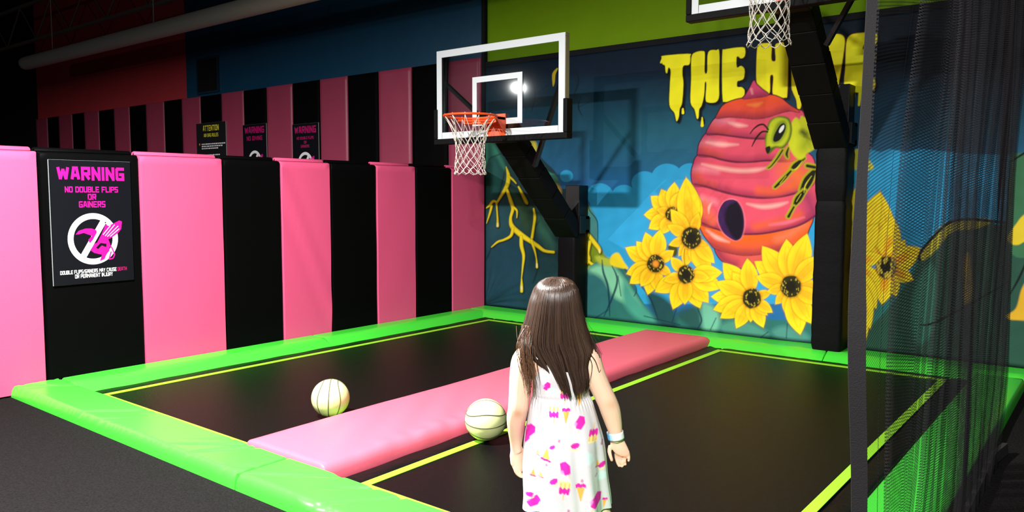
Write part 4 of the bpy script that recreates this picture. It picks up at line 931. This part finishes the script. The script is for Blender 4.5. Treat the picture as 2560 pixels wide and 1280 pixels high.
# ------------------------------------------------------------------ the girl, seen from behind
# local frame: s to her right hand side, f the way she faces, z up; traced in centimetre-like units (u, v)
GP = np.array([4.385, -4.842, 0.0]); GS = np.array([.7855, .6188, 0]); GF = np.array([-.6188, .7855, 0])
KU = .001351
def L_(u, v, f=0.0): return GP + GS * (u - 1390) * KU + GF * f + np.array([0, 0, 1.36 - (v - 487.5) * KU * 1.004])
GROUND_V = 487.5 + (1.36 - .054) / (KU * 1.004)
girl = thing('person', 'small girl with long brown hair in a white ice cream print dress, seen from behind', 'person', tuple(GP + np.array([0, 0, .054])))
def ell(u, v, f, hu, hf, k=28, tilt=0.0, rot=0.0):
    """ring round an upright section: half width hu (units), half depth hf (metres)"""
    r = []
    for a in np.linspace(0, 2 * math.pi, k, endpoint=False):
        cu, cf = hu * math.cos(a), hf * math.sin(a)
        r.append(L_(u + cu * math.cos(rot) , v + tilt * cu, f + cf + cu * KU * math.sin(rot)))
    return r
def spl(ctrl, n):
    """smooth interpolation of rows of control values"""
    Cc = np.array(ctrl, float); return smooth_resample(Cc, n)
def smooth_resample(Cc, n):
    m = len(Cc); out = []
    for x in np.linspace(0, m - 1, n):
        i = min(int(x), m - 2); t = x - i; a, b, c, d = Cc[max(i - 1, 0)], Cc[i], Cc[i + 1], Cc[min(i + 2, m - 1)]
        out.append(.5 * (2 * b + (c - a) * t + (2 * a - 5 * b + 4 * c - d) * t * t + (3 * b - a - 3 * c + d) * t ** 3))
    return np.array(out)
B = MB()
# torso, hips
tor = spl([(1394, 838, -.005, 30, .036), (1394, 856, -.006, 40, .042), (1395, 872, -.006, 66, .050), (1397, 895, -.002, 66, .058), (1400, 930, .002, 60, .064), (1404, 985, .006, 56, .064), (1410, 1050, .0, 66, .078), (1414, 1100, -.004, 70, .082), (1414, 1140, 0, 60, .07), (1414, 1165, 0, 40, .05)], 40)
B.loft([ell(*r) for r in tor])
# shoulders (deltoid yoke)
B.loft([[L_(u, v + 13 * math.sin(a) * (1 - .2 * abs(u - 1394) / 80) + d_, .032 * math.cos(a) - .008) for a in np.linspace(0, 2 * math.pi, 20, endpoint=False)] for u, v, d_ in ((1318, 874, 0), (1335, 864, 0), (1360, 860, 0), (1394, 856, 0), (1428, 860, 0), (1453, 864, 0), (1470, 873, 0))])
# neck and head
B.loft([ell(*r) for r in spl([(1392, 790, .004, 34, .042), (1393, 820, .0, 30, .040), (1394, 850, -.006, 36, .044), (1394, 868, -.006, 46, .046)], 14)])
HC = (1393, 757, .012)
hr = []
for r in spl([(1393, 702, .0, 8, .012), (1393, 706, 0, 26, .040), (1393, 718, .002, 42, .064), (1393, 738, .004, 51, .078), (1393, 758, .008, 54, .082), (1393, 780, .014, 52, .077), (1393, 800, .024, 46, .064), (1393, 820, .034, 36, .050), (1393, 834, .042, 22, .034), (1393, 839, .044, 8, .012)], 40): hr.append(ell(*r))
B.loft(hr)
# face: nose, brows, lips, cheeks, ears
B.tube([L_(1393, 768, .090), L_(1393, 780, .099), L_(1393, 788, .106), L_(1393, 791, .098)], [.005, .006, .0085, .006], 10)
B.ball(L_(1386, 790, .096), .0055, 8, 6); B.ball(L_(1400, 790, .096), .0055, 8, 6)
for sg in (-1, 1):
    B.ball(L_(1393 + sg * 26, 788, .066), (.020, .020, .022), 14, 8); B.tube([L_(1393 + sg * 10, 756, .093), L_(1393 + sg * 24, 753, .090), L_(1393 + sg * 38, 757, .074)], [.004, .005, .003], 8)
    er = [L_(1393 + sg * (58 + 4 * math.cos(a)), 775 + 20 * math.sin(a), .004 + .016 * math.cos(a)) for a in np.linspace(0, 6.28, 16)[:-1]]
    B.tube(er, .0055, 7, closed=True); B.ball(L_(1393 + sg * 57, 776, .004), (.007, .012, .020), 10, 8)
B.tube([L_(1378, 802, .086), L_(1386, 805, .093), L_(1393, 806, .095), L_(1400, 805, .093), L_(1408, 802, .086)], [.002, .0045, .005, .0045, .002], 8)
B.tube([L_(1380, 804, .086), L_(1393, 810, .092), L_(1406, 804, .086)], [.002, .0055, .002], 8)
# arms
def limb(ctrl, n=30, k=16):
    c = spl(ctrl, n); B.tube([L_(a, b, f) for a, b, f, r in c], [r * KU for a, b, f, r in c], k)
limb([(1326, 872, -.006, 24), (1316, 890, -.008, 29), (1311, 925, -.012, 28.5), (1307, 965, -.016, 26), (1304, 1003, -.018, 25), (1300, 1030, -.008, 24.5), (1299, 1062, .006, 21), (1299, 1088, .018, 17), (1299, 1108, .024, 14.5), (1300, 1122, .028, 15)])
limb([(1464, 872, -.006, 24), (1476, 888, -.008, 29), (1488, 920, -.012, 27.5), (1504, 955, -.016, 25), (1520, 988, -.016, 24.5), (1529, 1012, -.012, 24.5), (1536, 1038, -.010, 21.5), (1541, 1060, -.010, 18), (1543, 1076, -.010, 15.5), (1545, 1088, -.010, 16)])
# left hand: back of the hand outwards, fingers curled in towards the dress
def palm(ctrl, k=16):
    """ctrl rows: centre u v f, half width vector du dv df, half thickness vector (metres along given axis)"""
    rings = []
    for c, wv, tv in ctrl:
        c0 = L_(*c); wv_ = L_(c[0] + wv[0], c[1] + wv[1], c[2] + wv[2]) - c0; tv_ = L_(c[0] + tv[0], c[1] + tv[1], c[2] + tv[2]) - c0
        rings.append([c0 + wv_ * math.cos(a) + tv_ * math.sin(a) for a in np.linspace(0, 2 * math.pi, k, endpoint=False)])
    B.loft(rings)
palm([((1300, 1112, .026), (13, -3, .008), (4, 4, -.012)), ((1301, 1128, .028), (17, -4, .014), (5, 3, -.012)), ((1305, 1146, .030), (19, -6, .020), (6, 3, -.012)), ((1311, 1160, .032), (17, -8, .022), (6, 3, -.011)), ((1315, 1167, .033), (12, -8, .018), (5, 3, -.007))])
def finger(pts, r0=.0072, r1=.0054):
    c = smooth_resample(np.array(pts, float), 14); B.tube([L_(*p) for p in c], list(np.linspace(r0, r1, 13)) + [r1 * .7], 10); B.ball(L_(*c[-1]), r1 * .95, 8, 6)
finger([(1296, 1158, .010), (1300, 1172, .008), (1310, 1182, .012), (1319, 1186, .018)], .0066, .0050)
finger([(1303, 1161, .020), (1309, 1176, .018), (1319, 1186, .022), (1328, 1187, .030)])
finger([(1312, 1160, .034), (1319, 1170, .034), (1327, 1178, .040), (1332, 1176, .050)])
finger([(1319, 1152, .046), (1327, 1160, .048), (1333, 1166, .054), (1334, 1163, .064)])
finger([(1308, 1126, .040), (1320, 1134, .048), (1329, 1143, .052), (1331, 1151, .056)], .0080, .0058)
# right hand: palm turned back, thumb on the inner side, fingers bent
palm([((1545, 1080, -.010), (15, -2, .004), (0, 2, -.012)), ((1548, 1092, -.010), (19, -1, .003), (0, 2, -.013)), ((1553, 1104, -.012), (21.5, 2, .002), (0, 3, -.0125)), ((1557, 1115, -.014), (21, 4, .001), (0, 4, -.011)), ((1558, 1121, -.015), (15, 4, .001), (0, 4, -.007))])
finger([(1530, 1098, -.014), (1527, 1110, -.020), (1529, 1121, -.028), (1532, 1130, -.032)], .0080, .0056)
finger([(1545, 1114, -.012), (1545, 1128, -.010), (1548, 1140, -.018), (1550, 1144, -.030)], .0070, .0055)
finger([(1554, 1117, -.012), (1555, 1132, -.010), (1556, 1143, -.018), (1557, 1145, -.032)])
finger([(1563, 1117, -.012), (1565, 1130, -.010), (1565, 1139, -.018), (1565, 1140, -.032)], .0070, .0053)
finger([(1572, 1112, -.012), (1575, 1122, -.010), (1575, 1130, -.018), (1573, 1132, -.030)], .0064, .0049)
# legs and bare feet
limb([(1385, 1110, 0, 34), (1384, 1160, .005, 40), (1384, 1230, .02, 36), (1384, 1290, .035, 31), (1383, 1330, .03, 28), (1382, 1370, .015, 27), (1381, 1410, .0, 20), (1380, 1438, -.005, 17)])
limb([(1445, 1110, 0, 34), (1462, 1160, -.01, 40), (1486, 1225, -.02, 34), (1506, 1275, -.03, 29), (1512, 1310, -.04, 26), (1515, 1355, -.05, 26), (1516, 1400, -.05, 19), (1516, 1436, -.045, 16)])
for u, f in ((1380, -.005), (1516, -.045)):
    rings = []
    for df, hw, ht in ((-.045, 10, 8), (-.035, 19, 20), (-.01, 21, 26), (.03, 22, 22), (.07, 26, 15), (.095, 26, 11), (.112, 16, 7)):
        rings.append([L_(u + hw * math.cos(a), GROUND_V - ht + ht * math.sin(a), f + df) for a in np.linspace(0, 2 * math.pi, 16, endpoint=False)])
    B.loft(rings)
    for k in range(5): B.ball(L_(u - 18 + 9 * k, GROUND_V - 7, f + .112 - .003 * abs(k - 1)), (.0062, .0085, .0065), 8, 6)
def skin_mat():
    m = attr_mat('child_skin', .5, .4, bump=.03, bscale=300); b = m.node_tree.nodes['Principled BSDF']
    b.inputs['Subsurface Weight'].default_value = .12; b.inputs['Subsurface Radius'].default_value = (.012, .005, .003); b.inputs['Subsurface Scale'].default_value = .4; return m
M['skin'] = skin_mat()
raw = B.obj('body', M['skin'])
bmx = bmesh.new(); bmx.from_mesh(raw.data); bmesh.ops.recalc_face_normals(bmx, faces=bmx.faces); bmx.to_mesh(raw.data); bmx.free()
rm = raw.modifiers.new('fuse', 'REMESH'); rm.mode = 'VOXEL'; rm.voxel_size = .0026
sm = raw.modifiers.new('soften', 'SMOOTH'); sm.factor = .5; sm.iterations = 5
dg = bpy.context.evaluated_depsgraph_get(); ev = bpy.data.meshes.new_from_object(raw.evaluated_get(dg))
bpy.data.objects.remove(raw); ev.name = 'body'; ev.materials.clear(); ev.materials.append(M['skin'])
ev.polygons.foreach_set('use_smooth', np.ones(len(ev.polygons), bool))
body = bpy.data.objects.new('body', ev); COL.objects.link(body)
n = len(ev.vertices); co = np.empty(n * 3); ev.vertices.foreach_get('co', co); co = co.reshape(-1, 3)
rel = co - GP; bu = 1390 + (rel @ GS) / KU; bf = rel @ GF; bv = 487.5 + (1.36 - rel[:, 2]) / (KU * 1.004)
sk = np.tile(lin((246, 204, 176)) * .95, (n, 1))
def tint(cu, cv, ru, rv, col, a):
    k = a * np.exp(-((bu - cu) / ru) ** 2 - ((bv - cv) / rv) ** 2); sk[:] = sk * (1 - k[:, None]) + np.array(col) * k[:, None]
tint(1303, 1012, 14, 12, lin((196, 140, 100)), .7); tint(1528, 990, 14, 12, lin((205, 150, 110)), .45); tint(1306, 1165, 30, 40, lin((232, 165, 140)), .6); tint(1555, 1130, 30, 24, lin((228, 160, 135)), .6)
lips = (np.abs(bu - 1393) < 15) & (np.abs(bv - 807) < 5) & (bf > .075); sk[lips] = lin((205, 110, 105))
brow = (np.abs(np.abs(bu - 1393) - 25) < 13) & (np.abs(bv - 752) < 2.6) & (bf > .06); sk[brow] = lin((70, 48, 36))
set_paint(body, sk); adopt(body, girl)
M['eye'], M['iris'] = mat('eye_white', (.8, .8, .8), .2), mat('brown_iris', (.05, .025, .012), .15)
for sg in (-1, 1):
    ey = adopt(MB().ball(L_(1393 + sg * 23, 765, .077), .0108, 16, 10).obj('eye', M['eye'], smooth=True), girl)
    MB().ball(L_(1393 + sg * 23, 765, .0835), .0055, 12, 8).obj('iris', M['iris'], ey, smooth=True)

# dress
SEC = [(1402, 866, -.003, 46, .058), (1404, 884, -.002, 58, .068), (1406, 905, 0, 65, .074), (1407, 935, .002, 67, .077), (1407, 962, .004, 68, .076), (1408, 988, .005, 71, .077), (1410, 1010, .004, 77, .084), (1413, 1050, .0, 86, .096), (1415, 1100, -.004, 96, .110), (1416, 1150, -.006, 101, .120), (1419, 1200, -.006, 103, .126), (1423, 1245, -.006, 105, .130), (1424, 1276, -.006, 107, .133)]
NV, NA = 250, 340
sc = spl(SEC, NV); aa = np.linspace(0, 2 * math.pi, NA, endpoint=False)
gd = np.random.default_rng(8); ph = gd.uniform(0, 6.28, 8)
DV = []; DU = np.zeros((NV, NA)); DVv = np.zeros((NV, NA)); DF = np.zeros((NV, NA))
for i, (u, v, f, hu, hf) in enumerate(sc):
    t = np.clip((v - 990) / 285, 0, 1); g_ = np.exp(-((v - 1000) / 16) ** 2)
    fold = t ** .8 * (.055 * np.sin(7 * aa + ph[0] + .5 * t) + .040 * np.sin(11 * aa + ph[1]) + .022 * np.sin(17 * aa + ph[2] - t)) + g_ * .012 * np.sin(46 * aa) + (1 - t) * .012 * np.sin(5 * aa + v / 25) - .02 * np.exp(-((v - 988) / 5) ** 2)
    wav = t ** 2 * (4 * np.sin(7 * aa + ph[0]) - 6 * np.cos(aa) * 0 + 6 * np.sin(-aa) * .8)
    if i == 0 or True:
        neck = np.clip((905 - v) / 40, 0, 1)
    cu = hu * np.cos(aa) * (1 + fold); cf = hf * np.sin(aa) * (1 + fold)
    DU[i] = u + cu; DVv[i] = v + wav; DF[i] = f + cf
HANG = 1 - .85 * sc[:, 4] / 2.64          # the hem hangs level all round, a little above its traced line
pts = np.array([[L_(DU[i, j], 487.5 + (DVv[i, j] - 487.5) * HANG[i], DF[i, j]) for j in range(NA)] for i in range(NV)]).reshape(-1, 3)
dm = MB(); idx = np.arange(NV * NA).reshape(NV, NA)
dm.v = [tuple(p) for p in pts]; dm.f = [(idx[i, j], idx[i, (j + 1) % NA], idx[i + 1, (j + 1) % NA], idx[i + 1, j]) for i in range(NV - 1) for j in range(NA)]
dm.f = [tuple(map(int, f)) for f in dm.f]; dm.m = [0] * len(dm.f)
M['dress'] = attr_mat('printed_cotton', .8, .2, bump=.15, bscale=500)
dress = dm.obj('dress', M['dress'], smooth=True)
# print: small ices and cones, traced on the back, scattered on the front
CU, CV = DU.ravel(), DVv.ravel(); back = (DF.ravel() - np.repeat(sc[:, 2], NA)) < 0
pc = np.tile(np.array([.64, .63, .65]), (len(CU), 1))
MG, MD, OG, YL, MT = lin((226, 40, 170)) * .95, lin((180, 30, 130)), lin((245, 178, 80)) * .95, lin((252, 228, 150)), lin((205, 232, 232))
def pfill(poly, col, side, soft=1.6, a=1.0):
    P = np.array(poly, float); m = side & (CU > P[:, 0].min() - 4) & (CU < P[:, 0].max() + 4) & (CV > P[:, 1].min() - 4) & (CV < P[:, 1].max() + 4)
    k = np.flatnonzero(m)
    if len(k) == 0: return
    u, v = CU[k], CV[k]; ins = np.zeros(len(k), bool); n_ = len(P)
    for i in range(n_):
        p, q = P[i], P[(i + 1) % n_]
        if p[1] == q[1]: continue
        c = (p[1] > v) != (q[1] > v); ins ^= c & (u < (q[0] - p[0]) * (v - p[1]) / (q[1] - p[1]) + p[0])
    d = seg_dist(u, v, P, closed=True); sd = np.where(ins, -d, d); w_ = (np.clip(.5 - sd / soft, 0, 1) * a)[:, None]
    pc[k] = pc[k] * (1 - w_) + w_ * col
def motif(kind, u, v, s_, rot, side):
    c, r = math.cos(math.radians(rot)), math.sin(math.radians(rot)); T = lambda pts: [(u + (x * c - y * r) * s_, v + (x * r + y * c) * s_) for x, y in pts]
    if kind == 'cone': pfill(T([(-9, -10), (9, -10), (1, 24), (-1, 24)]), OG, side); pfill(T([(-12, -17), (-5, -20), (0, -17), (6, -20), (12, -16), (11, -9), (5, -11), (0, -8), (-6, -10), (-11, -8)]), MG, side)
    if kind == 'pop':
        pfill(T([(-12, -22), (12, -22), (13, 4), (-13, 4)]), YL, side)
        for x in (-10, 0, 10): pfill(T([(x - 2, -18), (x + 2, -18), (x + 2, 0), (x - 2, 0)]), OG, side, a=.8)
        pfill(T([(-13, -4), (-9, -8), (-5, -2), (0, -7), (5, -2), (9, -8), (13, -4), (12, 10), (7, 12), (5, 7), (2, 12), (-3, 8), (-7, 12), (-12, 9)]), MG, side); pfill(T([(-2, 12), (2, 12), (1, 26), (-1, 26)]), OG, side, a=.7)
    if kind == 'bar': pfill(T([(-4, -16), (8, -14), (12, 0), (4, 16), (-8, 14), (-11, 0)]), MG, side); pfill(T([(-12, -2), (-6, 2), (-8, 12), (-14, 6)]), lin((240, 150, 215)), side, a=.7); pfill(T([(-2, 15), (2, 15), (-1, 24), (-3, 24)]), OG, side, a=.5)
    if kind == 'half': pfill(T([(-11, -2), (-5, -7), (5, -8), (12, -4), (8, 4), (0, 7), (-8, 5)]), MG, side); pfill(T([(-14, 3), (-8, 6), (6, 8), (14, 0), (12, 8), (2, 12), (-10, 10)]), YL, side, a=.8)
    if kind == 'chip': pfill(T([(-2, -4), (3, -3), (3, 4), (-3, 4)]), MD, side, a=.7)
    if kind == 'mint': pfill(T([(-14, -6), (0, -10), (14, -4), (12, 8), (-2, 12), (-12, 6)]), MT, side, soft=5, a=.8)
    if kind == 'wedge': pfill(T([(0, -16), (8, 10), (-8, 8)]), OG, side); pfill(T([(-10, 8), (10, 11), (12, 16), (-11, 13)]), MD, side)
for m_ in (('bar', 1333, 1070, 1.0, 20), ('bar', 1320, 1090, 1.0, 10), ('bar', 1451, 1043, 1.05, 10), ('bar', 1414, 1152, 1.1, -30), ('bar', 1489, 1238, 1.15, 25), ('bar', 1341, 1249, 1.15, 40), ('cone', 1450, 979, 1.0, 0), ('cone', 1417, 1022, .85, 3), ('wedge', 1370, 1120, 1.15, 8), ('cone', 1451, 1212, 1.05, 0), ('pop', 1388, 1020, .9, 0), ('pop', 1484, 1075, .95, 190), ('pop', 1412, 1206, 1.0, 8), ('pop', 1414, 975, .8, 0), ('half', 1438, 1099, 1.0, -4), ('half', 1387, 1186, 1.0, -30), ('half', 1506, 1160, .95, -22), ('half', 1331, 1234, .9, 0), ('bar', 1372, 954, .7, 20), ('cone', 1362, 876, .8, 0), ('half', 1360, 890, .7, 0),
           ('wedge', 1350, 1120, .5, 0), ('wedge', 1340, 1175, .7, 5), ('wedge', 1357, 1172, .6, -5), ('chip', 1400, 1085, 1, 20), ('chip', 1454, 1185, 1, 10), ('chip', 1490, 1178, 1, 30), ('chip', 1422, 1258, 1, 0), ('chip', 1507, 1105, 1.3, 20), ('chip', 1370, 1146, 1, 0), ('mint', 1435, 1080, 1, 0), ('mint', 1470, 1130, 1.2, 50), ('mint', 1505, 1185, 1.1, 0), ('mint', 1330, 1215, 1, 0), ('mint', 1390, 1245, 1, 20), ('mint', 1452, 925, 1, 60), ('half', 1384, 1102, .7, -20), ('wedge', 1494, 1152, .6, 0), ('mint', 1386, 965, .8, 0), ('mint', 1470, 1272, 1, 0), ('cone', 1512, 1256, .6, 10)):
    motif(*m_, back)
gm = np.random.default_rng(3); kinds = ['cone', 'pop', 'bar', 'half', 'chip', 'mint', 'wedge']
for r_ in range(9):
    for c_ in range(5): motif(kinds[(r_ * 3 + c_ * 2) % 7], 1325 + c_ * 45 + 20 * (r_ % 2) + gm.uniform(-8, 8), 890 + r_ * 46 + gm.uniform(-10, 10), .9, gm.uniform(-30, 30), ~back)
set_paint(dress, pc)
so = dress.modifiers.new('cloth_thickness', 'SOLIDIFY'); so.thickness = .0025; so.offset = 1
adopt(dress, girl)
st = MB()
for c in ([(1362, 876, -.062), (1352, 862, -.054), (1346, 849, -.020), (1350, 850, .020), (1358, 868, .052), (1366, 884, .066)], [(1440, 876, -.062), (1450, 862, -.054), (1455, 850, -.020), (1451, 850, .020), (1444, 868, .052), (1436, 884, .066)]):
    c = smooth_resample(np.array(c, float), 26); rings = []
    for u, v, f in c: rings.append([L_(u - 13, v + 2, f), L_(u + 13, v + 2, f), L_(u + 13, v - 1, f), L_(u - 13, v - 1, f)])
    st.loft(rings)
adopt(st.obj('dress_straps', mat('white_cotton', (.84, .83, .85), .8, .2), auto=60), girl)
# wristband
wb = MB(); pr = []
for (u, v, f) in ((1540.5, 1064, -.010), (1541.5, 1068, -.010), (1543.5, 1078, -.010), (1544, 1082, -.010)):
    pr.append([L_(u + 19.5 * math.cos(a), v - 3 * math.cos(a), f + .0262 * math.sin(a)) for a in np.linspace(0, 2 * math.pi, 32, endpoint=False)])
wb.loft(pr, False, False)
band = wb.obj('wristband', attr_mat('paper_wristband', .4, .4), smooth=True)
cb = np.tile([.82, .84, .86], (len(band.data.vertices), 1))
for i in range(len(cb)):
    a = (i % 32) / 32 * 360
    if 165 < a < 215: cb[i] = lin((90, 170, 220))
    elif 215 < a < 240: cb[i] = lin((170, 215, 235))
set_paint(band, cb); sd_ = band.modifiers.new('thickness', 'SOLIDIFY'); sd_.thickness = .001; adopt(band, girl)

# hair: long strands combed from the parting over the skull and down the back
def hair_mat():
    m = attr_mat('dark_brown_hair', .34, .55); b = m.node_tree.nodes['Principled BSDF']
    b.inputs['Anisotropic'].default_value = .4; return m
M['hair'] = hair_mat()
VK = [686, 690, 700, 715, 740, 770, 800, 830, 850, 870, 900, 930, 965]
CK = [1397, 1397, 1396, 1395, 1394, 1393, 1393, 1394, 1397, 1405, 1414, 1424, 1432]
WK = [3, 27, 43, 54, 62, 68, 76, 85, 89, 86, 68, 60, 44]
DK_ = [.005, .040, .066, .083, .093, .096, .096, .094, .094, .094, .094, .094, .092]
def hp(v, s_, rad):
    """point on the hair volume: s_ in -1..1 from her left to her right, rad scales in from the outer surface"""
    c, w_, d = np.interp(v, VK, CK), np.interp(v, VK, WK), np.interp(v, VK, DK_); a = s_ * math.pi / 2
    return c + w_ * rad * math.sin(a), -d * rad * math.cos(a) + .006
gh = np.random.default_rng(21); H = MB(); hc = []
def strand(pts, r0, r1, col, k=4):
    n0 = len(H.v); H.tube(pts, np.r_[np.linspace(r0, r0, len(pts) // 2), np.linspace(r0, r1, len(pts) - len(pts) // 2)], k, cap=False); hc.extend([col] * (len(H.v) - n0))
def hcol():
    t = gh.uniform(0, 1); return np.array(lin((24, 16, 13))) * (1 - t) + np.array(lin((82, 62, 50))) * t
# cap under the strands, round the whole skull
cap = []
for v in (687, 691, 700, 715, 735, 760, 790, 820, 845):
    cap.append([])
    for j in range(40):
        a = 2 * math.pi * j / 40; c, w_, d = np.interp(v, VK, CK), np.interp(v, VK, WK) * .95, np.interp(v, VK, DK_) * .95
        back_ = math.sin(a) < 0; fd = d if back_ else min(d * .93, np.interp(v, [687, 700, 715, 735, 745, 760], [.02, .055, .074, .086, .06, .02]))
        cap[-1].append(L_(c + w_ * math.cos(a), v, fd * math.sin(a) + .006))
n0 = len(H.v); H.loft(cap, True, False); hc.extend([lin((40, 28, 22))] * (len(H.v) - n0))
sh = [];
for v in range(800, 905, 8): sh.append([L_(hp(v, s_, .90 - .0004 * (v - 800))[0], v, hp(v, s_, .90)[1]) for s_ in np.linspace(-.8, .8, 16)] + [L_(hp(v, s_, .80)[0], v, hp(v, s_, .78)[1]) for s_ in np.linspace(.8, -.8, 16)])
n0 = len(H.v); H.loft(sh); hc.extend([lin((34, 24, 19))] * (len(H.v) - n0))
CL = np.sort(gh.uniform(-1.05, 1.05, 17))
for q in range(2300):
    s0 = gh.uniform(-1.12, 1.12); rad = 1 - .10 * gh.uniform(0, 1) ** 1.5
    gather = .86 if abs(s0) < .8 else 1.0
    vend = 950 - 30 * abs(s0) ** 2 + gh.normal(0, 10) - (gh.uniform(0, 60) if gh.uniform() < .25 else 0)
    if abs(s0) > .85: vend = gh.uniform(850, 900)
    clump = CL[np.argmin(np.abs(CL - s0))]; vs_ = np.linspace(687 + gh.uniform(0, 3), min(vend, 984), 26); P = []
    ph1, am = gh.uniform(0, 6.28), gh.uniform(.3, 2.2)
    for v in vs_:
        t = np.clip((v - 820) / 140, 0, 1); s_ = s0 + (clump - s0) * .34 * t ** 1.3
        u, f = hp(v, s_ if abs(s_) < 1.15 else 1.15 * np.sign(s_), rad)
        spread = np.clip((v - 690) / 12, 0, 1)
        P.append(L_(u + am * math.sin(v / 26 + ph1) * t + 1.0 * math.sin(v / 9 + ph1) * .15, v, f))
    strand(P, gh.uniform(.0008, .0017), .0004, hcol())
# lighter lock falling over the left shoulder
for q in range(110):
    u0, ue = 1326 + gh.normal(0, 9), 1330 + gh.normal(0, 8); ve = 935 + gh.normal(0, 22); f0 = -.03 - gh.uniform(0, .02); b_ = gh.uniform(-14, 12)
    vs_ = np.linspace(800, ve, 18); P = []
    for v in vs_:
        t = (v - 800) / (ve - 800); P.append(L_(u0 + (ue - u0) * t - 10 * math.sin(math.pi * min(1, t * 1.15)) + b_ * math.sin(math.pi * t) * .8, v, f0 - .035 * math.sin(min(1, t * 1.7) * 1.57)))
    c = hcol() * (1 - .0) ; c = c * .5 + lin((140, 98, 70)) * .5 if gh.uniform() < .7 else c
    strand(P, gh.uniform(.0006, .0012), .0004, c)
# loose wisps at both sides
for q in range(46):
    sg = -1 if q % 2 else 1; v0 = gh.uniform(770, 820); ve = v0 + gh.uniform(60, 120); u0 = hp(v0, sg, 1)[0]; out = gh.uniform(2, 22) * (1 if sg > 0 else .6); P = []
    for v in np.linspace(v0, ve, 14):
        t = (v - v0) / (ve - v0); P.append(L_(np.interp(v, VK, CK) + sg * (np.interp(v, VK, WK) * .98) + sg * out * t ** 1.6 - sg * 8 * max(0, t - .75), v, -.01 - .02 * t))
    strand(P, .0006, .0004, hcol())
for c in ([(1470, 860, -.05), (1486, 880, -.052), (1494, 900, -.048), (1498, 912, -.045), (1501, 905, -.044)], [(1466, 858, -.05), (1478, 885, -.054), (1480, 905, -.05), (1474, 930, -.06)]):
    strand([L_(*p) for p in smooth_resample(np.array(c, float), 16)], .0012, .0007, lin((60, 40, 34)))
hair = H.obj('hair', M['hair'], smooth=True); set_paint(hair, np.array(hc)); adopt(hair, girl)
